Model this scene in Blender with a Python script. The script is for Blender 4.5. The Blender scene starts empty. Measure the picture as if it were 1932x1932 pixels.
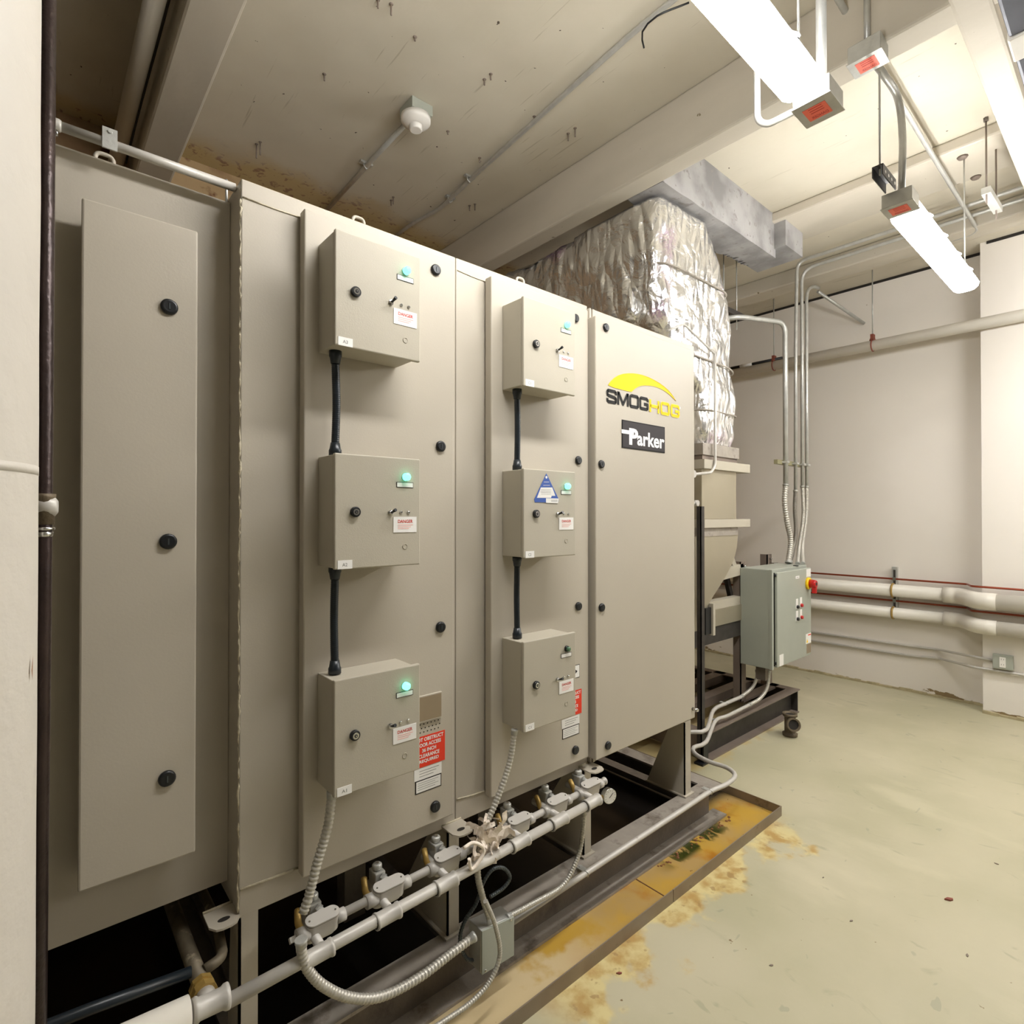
import bpy, bmesh, math, random
from mathutils import Vector, Matrix, noise
random.seed(7)
sc = bpy.context.scene
# ------------------------------------------------------------------ camera, world, exposure
F = 1050.0; H = 1.55
YAW = math.atan((2180 - 966) / F); PITCH = math.atan(8 / F)
fw = Vector((math.cos(YAW)*math.cos(PITCH), math.sin(YAW)*math.cos(PITCH), math.sin(PITCH)))
rt = Vector((math.sin(YAW), -math.cos(YAW), 0)); up = rt.cross(fw)
cd = bpy.data.cameras.new('camera'); cam = bpy.data.objects.new('camera', cd); sc.collection.objects.link(cam)
cd.sensor_fit = 'HORIZONTAL'; cd.sensor_width = 36; cd.lens = 36 * F / 1932; cd.clip_start = .02; cd.clip_end = 50
M = Matrix.Identity(4)
for i in range(3): M[i][0] = rt[i]; M[i][1] = up[i]; M[i][2] = -fw[i]
M[2][3] = H; cam.matrix_world = M; sc.camera = cam
w = bpy.data.worlds.new('world'); sc.world = w; w.use_nodes = True
w.node_tree.nodes['Background'].inputs[0].default_value = (.8, .85, .9, 1); w.node_tree.nodes['Background'].inputs[1].default_value = .15
sc.view_settings.view_transform = 'Standard'; sc.view_settings.look = 'None'; sc.view_settings.gamma = 1
sc.view_settings.use_curve_mapping = False; sc.view_settings.exposure = 0.86
LAMP = 36.0           # strength of the tube fixtures (built with each fixture)

# measuring helpers: a sight line from the camera position met with a real plane of the room
def ray(u, v): return fw + rt*((u-966)/F) + up*((966-v)/F)
def onY(u, v, Y): d = ray(u, v); t = Y/d.y; return Vector((d.x*t, Y, H+d.z*t))
def onX(u, v, X): d = ray(u, v); t = X/d.x; return Vector((X, d.y*t, H+d.z*t))
def onZ(u, v, Z): d = ray(u, v); t = (Z-H)/d.z; return Vector((d.x*t, d.y*t, Z))

# ------------------------------------------------------------------ materials
def srgb(r, g, b):
    f = lambda c: (c/255/12.92) if c/255 <= .04045 else ((c/255+.055)/1.055)**2.4
    return (f(r), f(g), f(b), 1)
MATS = {}
def mat(name, col, rough=.5, metal=0, var=.06, nscale=6, bump=0, bscale=60, emit=None, estr=0, spec=.5, col2=None, patch=(.45, .6), pscale=2.0, stretch=(1,1,1)):
    m = bpy.data.materials.new(name); m.use_nodes = True; nt = m.node_tree; b = nt.nodes['Principled BSDF']
    tc = nt.nodes.new('ShaderNodeTexCoord'); mp = nt.nodes.new('ShaderNodeMapping'); mp.inputs['Scale'].default_value = stretch
    nt.links.new(tc.outputs['Object'], mp.inputs[0])
    n = nt.nodes.new('ShaderNodeTexNoise'); n.inputs['Scale'].default_value = nscale; n.inputs['Detail'].default_value = 5
    nt.links.new(mp.outputs[0], n.inputs[0])
    r = nt.nodes.new('ShaderNodeValToRGB'); e = r.color_ramp.elements
    e[0].position = .3; e[1].position = .7
    e[0].color = tuple(c*(1-var) for c in col[:3]) + (1,); e[1].color = tuple(min(1, c*(1+var)) for c in col[:3]) + (1,)
    nt.links.new(n.outputs[0], r.inputs[0]); out = r.outputs[0]
    if col2:
        n2 = nt.nodes.new('ShaderNodeTexNoise'); n2.inputs['Scale'].default_value = pscale; n2.inputs['Detail'].default_value = 8; n2.inputs['Roughness'].default_value = .65
        nt.links.new(mp.outputs[0], n2.inputs[0])
        r2 = nt.nodes.new('ShaderNodeValToRGB'); r2.color_ramp.elements[0].position = patch[0]; r2.color_ramp.elements[1].position = patch[1]
        nt.links.new(n2.outputs[0], r2.inputs[0])
        mx = nt.nodes.new('ShaderNodeMix'); mx.data_type = 'RGBA'
        nt.links.new(r2.outputs[0], mx.inputs[0]); nt.links.new(out, mx.inputs[6]); mx.inputs[7].default_value = col2; out = mx.outputs[2]
    nt.links.new(out, b.inputs['Base Color'])
    b.inputs['Roughness'].default_value = rough; b.inputs['Metallic'].default_value = metal; b.inputs['Specular IOR Level'].default_value = spec
    if bump:
        nb = nt.nodes.new('ShaderNodeTexNoise'); nb.inputs['Scale'].default_value = bscale; nb.inputs['Detail'].default_value = 4
        nt.links.new(mp.outputs[0], nb.inputs[0])
        bp = nt.nodes.new('ShaderNodeBump'); bp.inputs['Strength'].default_value = bump; bp.inputs['Distance'].default_value = .01
        nt.links.new(nb.outputs[0], bp.inputs['Height']); nt.links.new(bp.outputs[0], b.inputs['Normal'])
    if emit:
        b.inputs['Emission Color'].default_value = emit; b.inputs['Emission Strength'].default_value = estr
    MATS[name] = m; return m
PAINT = mat('cabinet_paint', srgb(184, 176, 161), .48, spec=.35, var=.03, nscale=2.5, bump=.03, bscale=180)
PAINTB = mat('box_paint', srgb(180, 173, 157), .48, spec=.35, var=.03, nscale=5, bump=.05, bscale=300)
SHADOWGAP = mat('gap_shade', srgb(38, 34, 30), .7)  # near-black colour standing in for the shade inside gaps and holes
CAULK = mat('caulk_bead', srgb(200, 190, 165), .5, var=.1, nscale=60, bump=.5, bscale=90)
BLACK = mat('black_plastic', srgb(22, 24, 27), .35)
BLACKHOSE = mat('black_hose', srgb(24, 32, 38), .35)
CHROME = mat('chrome', srgb(205, 205, 205), .2, metal=1)
ZINC = mat('galvanised_steel', srgb(192, 192, 187), .36, metal=.4, var=.1, nscale=18, bump=.1, bscale=80)
ZINCP = mat('painted_conduit', srgb(192, 188, 181), .4, metal=.1, var=.05, nscale=20, col2=srgb(140, 128, 112), patch=(.66, .74), pscale=14)
FLEX = mat('flexible_steel', srgb(194, 190, 180), .36, metal=.35, var=.04, nscale=30)
DARKFLEX = mat('dark_flexible_conduit', srgb(70, 76, 78), .35, metal=.3)
GREYFLEX = mat('grey_flexible_conduit', srgb(136, 130, 120), .4, metal=.2)
ZINCY = mat('yellow_zinc', srgb(168, 162, 128), .4, metal=.4)
STEEL = mat('frame_steel', srgb(116, 107, 97), .5, metal=.25, var=.12, nscale=12, col2=srgb(70, 62, 56), patch=(.55, .75), pscale=5, bump=.2, bscale=50)
STEELF = mat('flange_steel', srgb(160, 152, 142), .5, metal=.2, var=.1, nscale=14, col2=srgb(104, 94, 84), patch=(.55, .7), pscale=9, bump=.2, bscale=50)
BLACKSTEEL = mat('black_steel', srgb(64, 60, 57), .5, metal=.3, var=.2, nscale=20)
BROWNSTEEL = mat('brown_steel', srgb(126, 113, 103), .55, metal=.2, var=.1)
RIM = mat('tray_rim_metal', srgb(138, 124, 106), .45, metal=.3, var=.12, nscale=8, col2=srgb(96, 76, 60), patch=(.6, .72), pscale=7)
BRASS = mat('brass', srgb(172, 142, 78), .42, metal=.4, var=.15, nscale=30)
WHITE = mat('white_plastic', srgb(235, 232, 226), .4)
PAPER = mat('white_label', srgb(236, 234, 230), .5)
RED = mat('red_sign', srgb(232, 52, 22), .45)
REDTXT = mat('red_print', srgb(205, 60, 50), .5)
GREYTXT = mat('grey_print', srgb(120, 120, 118), .6)
PINKTXT = mat('pink_print', srgb(232, 170, 160), .6)
YEL = mat('yellow_vinyl', srgb(248, 206, 0), .6, spec=.2)
YELO = mat('pale_yellow_vinyl', srgb(250, 214, 90), .4)
LOGOBLK = mat('black_vinyl', srgb(22, 20, 18), .6, spec=.2)
LOGOGREY = mat('charcoal_vinyl', srgb(58, 54, 56), .6, spec=.2)
WHITETXT = mat('white_vinyl', srgb(240, 238, 236), .4)
BLUE = mat('blue_print', srgb(50, 88, 170), .45)
GREENLIT = mat('green_lamp_lit', srgb(60, 220, 160), .3, emit=(.12, 1, .58, 1), estr=2.2)
GREENOFF = mat('green_lamp_off', srgb(84, 120, 92), .25)
CABGREEN = mat('grey_green_enamel', srgb(164, 168, 157), .35, var=.03, bump=.03, bscale=200)
YELHAND = mat('yellow_plastic', srgb(248, 205, 20), .35)
REDHAND = mat('red_plastic', srgb(190, 24, 24), .3)
COPPER = mat('copper_tube', srgb(150, 72, 48), .35, metal=.6)
JACKET = mat('pipe_jacket', srgb(206, 200, 190), .55, var=.03, nscale=4, bump=.25, bscale=26, col2=srgb(186, 176, 162), patch=(.6, .8), pscale=3)
INSUL = mat('white_pvc_jacket', srgb(222, 217, 206), .35, var=.02, bump=.05, bscale=12)
OLDPIPE = mat('dirty_old_pipe', srgb(112, 102, 84), .55, metal=.3, var=.25, nscale=25, col2=srgb(170, 160, 135), patch=(.55, .65), pscale=18)
DARKPIPE = mat('dark_iron_pipe', srgb(58, 46, 44), .35, metal=.5, var=.3, nscale=12, bump=.3, bscale=40)
IRON = mat('cast_iron', srgb(104, 92, 74), .6, metal=.3, var=.25, nscale=30, bump=.4, bscale=60)
ORANGE = mat('orange_sticker', srgb(255, 120, 96), .45)
TRANSP = mat('lamp_diffuser', srgb(250, 250, 250), .3, emit=(1, .987, .968, 1), estr=LAMP)
FIXT = mat('fixture_grey', srgb(200, 202, 200), .4)
DARKBLUE = mat('dark_duct_metal', srgb(74, 76, 86), .5, metal=.2, var=.15)
BARE = mat('brushed_beige_metal', srgb(170, 162, 142), .3, metal=.5, var=.05, nscale=3)
RAG = mat('frayed_white_tape', srgb(244, 232, 218), .7, bump=.3, bscale=80)
RUSTHANG = mat('rust_red_clamp', srgb(130, 66, 50), .6)
PURPLE = mat('purple_print', srgb(180, 110, 200), .4)

# foil
def foil():
    m = bpy.data.materials.new('foil_jacket'); m.use_nodes = True; nt = m.node_tree; b = nt.nodes['Principled BSDF']
    b.inputs['Metallic'].default_value = .88; b.inputs['Roughness'].default_value = .24
    tc = nt.nodes.new('ShaderNodeTexCoord')
    n = nt.nodes.new('ShaderNodeTexNoise'); n.inputs['Scale'].default_value = 5; n.inputs['Detail'].default_value = 6; n.inputs['Distortion'].default_value = 1.2
    v = nt.nodes.new('ShaderNodeTexVoronoi'); v.inputs['Scale'].default_value = 9; v.feature = 'DISTANCE_TO_EDGE'
    mp = nt.nodes.new('ShaderNodeMapping'); mp.inputs['Scale'].default_value = (1.6, 1.6, .55)
    nt.links.new(tc.outputs['Object'], mp.inputs[0]); nt.links.new(tc.outputs['Object'], n.inputs[0]); nt.links.new(mp.outputs[0], v.inputs[0])
    a = nt.nodes.new('ShaderNodeMath'); a.operation = 'MULTIPLY_ADD'; nt.links.new(v.outputs[0], a.inputs[0]); a.inputs[1].default_value = .8; nt.links.new(n.outputs[0], a.inputs[2])
    bp = nt.nodes.new('ShaderNodeBump'); bp.inputs['Strength'].default_value = .5; bp.inputs['Distance'].default_value = .05
    nt.links.new(a.outputs[0], bp.inputs['Height']); nt.links.new(bp.outputs[0], b.inputs['Normal'])
    # faint violet maker's print in broken columns, illegible
    n2 = nt.nodes.new('ShaderNodeTexNoise'); n2.inputs['Scale'].default_value = 3.2; n2.inputs['Detail'].default_value = 1
    n3 = nt.nodes.new('ShaderNodeTexVoronoi'); n3.inputs['Scale'].default_value = 70
    nt.links.new(tc.outputs['Object'], n2.inputs[0]); nt.links.new(tc.outputs['Object'], n3.inputs[0])
    r2 = nt.nodes.new('ShaderNodeValToRGB'); r2.color_ramp.elements[0].position = .64; r2.color_ramp.elements[1].position = .76
    r3 = nt.nodes.new('ShaderNodeValToRGB'); r3.color_ramp.elements[0].position = .35; r3.color_ramp.elements[1].position = .45
    nt.links.new(n2.outputs[0], r2.inputs[0]); nt.links.new(n3.outputs[0], r3.inputs[0])
    mu = nt.nodes.new('ShaderNodeMath'); mu.operation = 'MULTIPLY'; nt.links.new(r2.outputs[0], mu.inputs[0]); nt.links.new(r3.outputs[0], mu.inputs[1])
    mx = nt.nodes.new('ShaderNodeMix'); mx.data_type = 'RGBA'; nt.links.new(mu.outputs[0], mx.inputs[0])
    mx.inputs[6].default_value = srgb(232, 231, 229); mx.inputs[7].default_value = srgb(206, 176, 214)
    nt.links.new(mx.outputs[2], b.inputs['Base Color'])
    return m
FOIL = foil()

class NT:
    """tiny node helper for the room's surfaces"""
    def __init__(s, name, rough=.6):
        s.m = bpy.data.materials.new(name); s.m.use_nodes = True; s.nt = s.m.node_tree; s.b = s.nt.nodes['Principled BSDF']; s.b.inputs['Roughness'].default_value = rough
        s.tc = s.nt.nodes.new('ShaderNodeNewGeometry').outputs['Position']
        x = s.nt.nodes.new('ShaderNodeSeparateXYZ'); s.nt.links.new(s.tc, x.inputs[0]); s.x, s.y, s.z = x.outputs
    def noise(s, sc_, det=5, st=None, dist=0):
        n = s.nt.nodes.new('ShaderNodeTexNoise'); n.inputs['Scale'].default_value = sc_; n.inputs['Detail'].default_value = det; n.inputs['Distortion'].default_value = dist
        if st:
            mp = s.nt.nodes.new('ShaderNodeMapping'); mp.inputs['Scale'].default_value = st; s.nt.links.new(s.tc, mp.inputs[0]); s.nt.links.new(mp.outputs[0], n.inputs[0])
        else: s.nt.links.new(s.tc, n.inputs[0])
        return n.outputs[0]
    def math(s, op, a, b=None, c=None, clamp=False):
        n = s.nt.nodes.new('ShaderNodeMath'); n.operation = op; n.use_clamp = clamp
        for i, q in enumerate((a, b, c)):
            if q is None: continue
            if isinstance(q, (int, float)): n.inputs[i].default_value = q
            else: s.nt.links.new(q, n.inputs[i])
        return n.outputs[0]
    def ramp(s, v, p0, p1):
        n = s.nt.nodes.new('ShaderNodeMapRange'); n.interpolation_type = 'SMOOTHSTEP'; s.nt.links.new(v, n.inputs[0])
        n.inputs[1].default_value = p0; n.inputs[2].default_value = p1; return n.outputs[0]
    def mix(s, f, a, b):
        n = s.nt.nodes.new('ShaderNodeMix'); n.data_type = 'RGBA'
        for i, q in ((0, f), (6, a), (7, b)):
            if isinstance(q, (int, float, tuple)): n.inputs[i].default_value = q
            else: s.nt.links.new(q, n.inputs[i])
        return n.outputs[2]
    def done(s, col, bumph=None, bs=.2, rough=None):
        s.nt.links.new(col, s.b.inputs['Base Color'])
        if bumph is not None:
            bp = s.nt.nodes.new('ShaderNodeBump'); bp.inputs['Strength'].default_value = bs; bp.inputs['Distance'].default_value = .01
            s.nt.links.new(bumph, bp.inputs['Height']); s.nt.links.new(bp.outputs[0], s.b.inputs['Normal'])
        if rough is not None: s.nt.links.new(rough, s.b.inputs['Roughness'])
        return s.m

def floor_mat():
    s = NT('painted_concrete_floor', .42)
    base = s.mix(s.ramp(s.noise(1.3, 6), .35, .65), srgb(176, 171, 142), srgb(190, 183, 156))
    base = s.mix(s.math('MULTIPLY', s.ramp(s.noise(3.5, 8, (1, .45, 1)), .55, .72), .45), base, srgb(205, 197, 170))
    base = s.mix(s.math('MULTIPLY', s.ramp(s.noise(9, 8, (1, .5, 1), 1), .62, .72), .5), base, srgb(150, 148, 122))
    base = s.mix(s.ramp(s.noise(26, 3), .74, .77), base, srgb(120, 98, 66))
    # grey footprints and scuffs
    base = s.mix(s.math('MULTIPLY', s.ramp(s.noise(7.5, 2, (1, 1.8, 1), .5), .70, .73), .4), base, srgb(140, 140, 122))
    # rusty drips outside the tray rim: only in a strip along it, ragged
    near = s.math('SUBTRACT', 1.275, s.y)
    nz = s.math('MULTIPLY', s.math('SUBTRACT', s.noise(4.2, 8), .36), .85)
    m1 = s.math('MULTIPLY', s.ramp(s.math('SUBTRACT', nz, near), -.02, .05), s.ramp(s.x, 1.15, 1.35))
    m1 = s.math('MULTIPLY', m1, s.math('SUBTRACT', 1, s.ramp(s.x, 2.75, 3.02)))
    stain = s.mix(s.ramp(s.noise(13, 6), .38, .66), srgb(214, 198, 140), srgb(176, 138, 66))
    stain = s.mix(s.math('MULTIPLY', s.ramp(s.noise(22, 7), .60, .68), .7), stain, srgb(150, 112, 54))
    base = s.mix(s.math('MULTIPLY', m1, .85, clamp=True), base, stain)
    # yellowish grime along the blower frame
    m2 = s.math('MULTIPLY', s.ramp(s.math('SUBTRACT', s.math('MULTIPLY', s.math('SUBTRACT', s.noise(6, 6), .4), .4), s.math('SUBTRACT', 1.86, s.y)), -.02, .05), s.ramp(s.x, 2.9, 3.1))
    m2 = s.math('MULTIPLY', m2, s.math('SUBTRACT', 1, s.ramp(s.x, 4.0, 4.5)))
    base = s.mix(s.math('MULTIPLY', m2, .6, clamp=True), base, srgb(186, 160, 96))
    h = s.noise(14, 6)
    return s.done(base, h, .08, s.math('MULTIPLY_ADD', s.noise(4, 5), .25, .3))
def tray_mat():
    s = NT('rust_stained_tray', .25)
    c = s.mix(s.ramp(s.noise(3.2, 6), .36, .62), srgb(190, 152, 62), srgb(176, 146, 92))
    c = s.mix(s.math('MULTIPLY', s.ramp(s.noise(5, 6), .54, .74), .8), c, srgb(168, 106, 20))
    c = s.mix(s.math('MULTIPLY', s.ramp(s.noise(3.2, 6), .42, .5), s.math('SUBTRACT', 1, s.ramp(s.x, 1.3, 1.75))), c, srgb(206, 186, 146))
    g = s.math('MULTIPLY', s.ramp(s.noise(7, 5, (1.6, 1, 1), .6), .44, .52), s.math('MULTIPLY', s.ramp(s.x, 2.05, 2.25), s.math('SUBTRACT', 1, s.ramp(s.x, 2.55, 2.72))))
    g = s.math('MULTIPLY', g, s.ramp(s.y, 1.37, 1.41))
    c = s.mix(g, c, srgb(58, 62, 20))
    c = s.mix(s.ramp(s.noise(38, 4), .70, .74), c, srgb(92, 60, 28))
    c = s.mix(s.ramp(s.y, 1.52, 1.62), c, srgb(34, 30, 27))  # pan goes near-black under the machine: shade painted into the colour
    return s.done(c, s.noise(10, 5), .12)
def ceiling_mat():
    s = NT('stained_concrete_ceiling', .75)
    c = s.mix(s.ramp(s.noise(1.1, 5), .3, .7), srgb(192, 184, 166), srgb(208, 201, 184))
    c = s.mix(s.math('MULTIPLY', s.ramp(s.noise(16, 4, (3, .15, 1)), .66, .72), .35), c, srgb(130, 118, 92))
    c = s.mix(s.ramp(s.noise(30, 2), .76, .78), c, srgb(70, 60, 46))
    rust = s.math('MULTIPLY', s.ramp(s.math('SUBTRACT', s.math('MULTIPLY', s.noise(2.2, 8), .6), s.math('SUBTRACT', 3.83, s.y)), -.03, .16), .75)
    rc = s.mix(s.ramp(s.noise(18, 7, None, 1), .56, .64), srgb(188, 164, 106), srgb(128, 78, 40))
    c = s.mix(rust, c, rc)
    return s.done(c, s.noise(9, 8), .25)
def girder_mat():
    s = NT('stained_grey_concrete', .8)
    c = s.mix(s.ramp(s.noise(4, 8), .35, .62), srgb(126, 124, 124), srgb(160, 158, 157))
    c = s.mix(s.ramp(s.noise(20, 5), .60, .68), c, srgb(132, 128, 126))
    return s.done(c, s.noise(9, 9), .35)
def joist_mat():
    s = NT('painted_concrete_joist', .7)
    c = s.mix(s.ramp(s.noise(2.4, 5, (1, .3, 1)), .35, .65), srgb(186, 179, 164), srgb(200, 192, 177))
    c = s.mix(s.ramp(s.noise(17, 4), .72, .75), c, srgb(120, 106, 82))
    return s.done(c, s.noise(10, 6), .25)
def backwall_mat():
    s = NT('rusty_back_wall', .8)
    c = s.mix(s.ramp(s.noise(3, 8), .4, .6), srgb(176, 150, 112), srgb(148, 116, 84))
    c = s.mix(s.ramp(s.noise(9, 6), .6, .7), c, srgb(110, 70, 44))
    return s.done(c, s.noise(10, 8), .4)
def wall_mat():
    s = NT('white_painted_wall', .6)
    c = s.mix(s.ramp(s.noise(.8, 4), .35, .65), srgb(232, 226, 217), srgb(240, 234, 226))
    c = s.mix(s.ramp(s.noise(22, 3), .79, .81), c, srgb(170, 160, 140))
    chip = s.math('MULTIPLY', s.ramp(s.math('SUBTRACT', s.math('MULTIPLY', s.math('SUBTRACT', s.noise(5, 7, (1, 1, 3)), .50), .30), s.math('SUBTRACT', s.z, .018)), 0, .004), s.ramp(s.noise(2.3, 2), .46, .5))
    c = s.mix(chip, c, srgb(140, 120, 86))
    return s.done(c, s.noise(6, 5), .08)
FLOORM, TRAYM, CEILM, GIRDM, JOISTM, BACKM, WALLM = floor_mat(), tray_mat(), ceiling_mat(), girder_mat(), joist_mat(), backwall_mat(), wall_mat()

# ------------------------------------------------------------------ mesh building
def frames(pts):
    pts = [Vector(p) for p in pts]; T = []
    for i in range(len(pts)):
        a = pts[max(i-1, 0)]; b = pts[min(i+1, len(pts)-1)]; d = (b-a)
        T.append(d.normalized() if d.length > 1e-9 else Vector((0, 0, 1)))
    ref = Vector((0, 0, 1)) if abs(T[0].z) < .9 else Vector((1, 0, 0))
    N = (ref - T[0]*ref.dot(T[0])).normalized(); out = []
    for t in T:
        N = (N - t*N.dot(t)); N = N.normalized() if N.length > 1e-6 else t.orthogonal().normalized()
        out.append((t, N, t.cross(N)))
    return pts, out
def spline(pts, step=.01):
    P = [Vector(p) for p in pts]; P = [P[0]*2-P[1]] + P + [P[-1]*2-P[-2]]; out = []
    for i in range(1, len(P)-2):
        n = max(2, int((P[i+1]-P[i]).length/step))
        for k in range(n):
            t = k/n; a, b, c, d = P[i-1], P[i], P[i+1], P[i+2]
            out.append(.5*((2*b) + (-a+c)*t + (2*a-5*b+4*c-d)*t*t + (-a+3*b-3*c+d)*t**3))
    out.append(P[-2]); return out
def fillet(pts, r, n=6):
    P = [Vector(p) for p in pts]; out = [P[0]]
    for i in range(1, len(P)-1):
        a = (P[i-1]-P[i]); b = (P[i+1]-P[i]); k = min(r, a.length*.49, b.length*.49)
        p0 = P[i]+a.normalized()*k; p2 = P[i]+b.normalized()*k
        for j in range(n+1):
            t = j/n; out.append(p0*(1-t)**2 + P[i]*2*t*(1-t) + p2*t*t)
    out.append(P[-1]); return out

class MB:
    def __init__(s): s.v = []; s.f = []; s.mi = []; s.sm = []; s.mats = []; s.cur = 0
    def m(s, mt):
        if mt not in s.mats: s.mats.append(mt)
        s.cur = s.mats.index(mt); return s
    def face(s, idx, smooth=False): s.f.append(idx); s.mi.append(s.cur); s.sm.append(smooth)
    def poly(s, pts):
        b = len(s.v); s.v += [Vector(p) for p in pts]; s.face(list(range(b, b+len(pts)))); return s
    def box(s, x0, x1, y0, y1, z0, z1):
        b = len(s.v); s.v += [Vector(p) for p in ((x0,y0,z0),(x1,y0,z0),(x1,y1,z0),(x0,y1,z0),(x0,y0,z1),(x1,y0,z1),(x1,y1,z1),(x0,y1,z1))]
        for q in ((0,3,2,1),(4,5,6,7),(0,1,5,4),(1,2,6,5),(2,3,7,6),(3,0,4,7)): s.face([b+i for i in q])
        return s
    def prism(s, pts, vec):
        n = len(pts); b = len(s.v); vec = Vector(vec); P = [Vector(p) for p in pts]; s.v += P + [p+vec for p in P]
        s.face([b+i for i in range(n)][::-1]); s.face([b+n+i for i in range(n)])
        for i in range(n): j = (i+1) % n; s.face([b+i, b+j, b+n+j, b+n+i])
        return s
    def tube(s, pts, r, n=10, caps=True, smooth=True, sharp=False):
        pts, fr = frames(pts); b = len(s.v); R = r if callable(r) else (lambda i: r)
        for i, (p, (t, N, B)) in enumerate(zip(pts, fr)):
            rr = R(i)
            for k in range(n):
                a = 2*math.pi*k/n + (math.pi/n if sharp else 0); s.v.append(p + (N*math.cos(a)+B*math.sin(a))*rr)
        L = len(pts)
        for i in range(L-1):
            for k in range(n):
                j = (k+1) % n; s.face([b+i*n+k, b+i*n+j, b+(i+1)*n+j, b+(i+1)*n+k], smooth)
        if caps:
            s.face([b+k for k in range(n)][::-1]); s.face([b+(L-1)*n+k for k in range(n)])
        return s
    def cyl(s, p0, p1, r, n=16, r2=None):
        p0 = Vector(p0); p1 = Vector(p1); rr = [r, r if r2 is None else r2]
        return s.tube([p0, p1], (lambda i: rr[i]), n)
    def prof(s, p0, axis, steps, n=16):
        """steps: (distance along axis, radius)"""
        p0 = Vector(p0); ax = Vector(axis).normalized()
        ref = Vector((0, 0, 1)) if abs(ax.z) < .9 else Vector((1, 0, 0)); N = (ref-ax*ref.dot(ax)).normalized(); B = ax.cross(N); b = len(s.v)
        for d, r in steps:
            for k in range(n):
                a = 2*math.pi*k/n; s.v.append(p0 + ax*d + (N*math.cos(a)+B*math.sin(a))*r)
        for i in range(len(steps)-1):
            flat = abs(steps[i][0]-steps[i+1][0]) < 1e-6
            for k in range(n):
                j = (k+1) % n; s.face([b+i*n+k, b+i*n+j, b+(i+1)*n+j, b+(i+1)*n+k], not flat and n > 8)
        s.face([b+k for k in range(n)][::-1]); s.face([b+(len(steps)-1)*n+k for k in range(n)]); return s
    def flex(s, pts, r, pitch=.0105, n=12):
        P = spline(pts, pitch/4); prof = [1.0, .95, .74, .95]
        return s.tube(P, (lambda i: r*prof[i % 4]), n)
    def text(s, body, p0, w, h, bold=0.0, xdir=(1,0,0), zdir=(0,0,1), off=(0,0,0)):
        """flat lettering fitted to a w x h box whose lower left corner is p0"""
        cu = bpy.data.curves.new('t', 'FONT'); cu.body = body; cu.offset = bold; cu.resolution_u = 3
        o = bpy.data.objects.new('t', cu); sc.collection.objects.link(o)
        dg = bpy.context.evaluated_depsgraph_get(); me = bpy.data.meshes.new_from_object(o.evaluated_get(dg))
        xs = [v.co.x for v in me.vertices]; ys = [v.co.y for v in me.vertices]
        if xs:
            x0, x1, y0, y1 = min(xs), max(xs), min(ys), max(ys); X = Vector(xdir); Z = Vector(zdir); b = len(s.v); p0 = Vector(p0)
            for v in me.vertices: s.v.append(p0 + X*((v.co.x-x0)/(x1-x0)*w) + Z*((v.co.y-y0)/(y1-y0)*h) + Vector(off))
            for p in me.polygons: s.face([b+i for i in p.vertices])
        bpy.data.objects.remove(o); bpy.data.curves.remove(cu); bpy.data.meshes.remove(me); return s
    def build(s, name, parent=None, bevel=0, shift=None, **props):
        org = Vector((0, 0, 0))
        q = parent
        while q is not None: org = org + q.location; q = q.parent
        me = bpy.data.meshes.new(name); me.from_pydata([tuple(v-org) for v in s.v], [], s.f)
        for m_ in s.mats: me.materials.append(m_)
        me.polygons.foreach_set('material_index', s.mi); me.polygons.foreach_set('use_smooth', s.sm); me.update()
        o = bpy.data.objects.new(name, me); sc.collection.objects.link(o)
        if parent: o.parent = parent
        if bevel:
            bv = o.modifiers.new('bevel', 'BEVEL'); bv.width = bevel; bv.segments = 2; bv.limit_method = 'ANGLE'; bv.angle_limit = math.radians(50)
        for k, v_ in props.items(): o[k] = v_
        return o
def B(mt): return MB().m(mt)
def thing(name, label, cat, loc, group=None):
    o = bpy.data.objects.new(name, None); sc.collection.objects.link(o); o.location = loc; o.empty_display_size = .1
    o['label'] = label; o['category'] = cat
    if group: o['group'] = group
    return o
def tag(o, label, cat, group=None):
    o['label'] = label; o['category'] = cat
    if group: o['group'] = group
    return o
def copy_tree(o, loc=None, parent=None):
    c = o.copy(); sc.collection.objects.link(c); c.parent = parent
    if loc is not None: c.location = loc
    for ch in list(o.children): copy_tree(ch, None, c)
    return c

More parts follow.
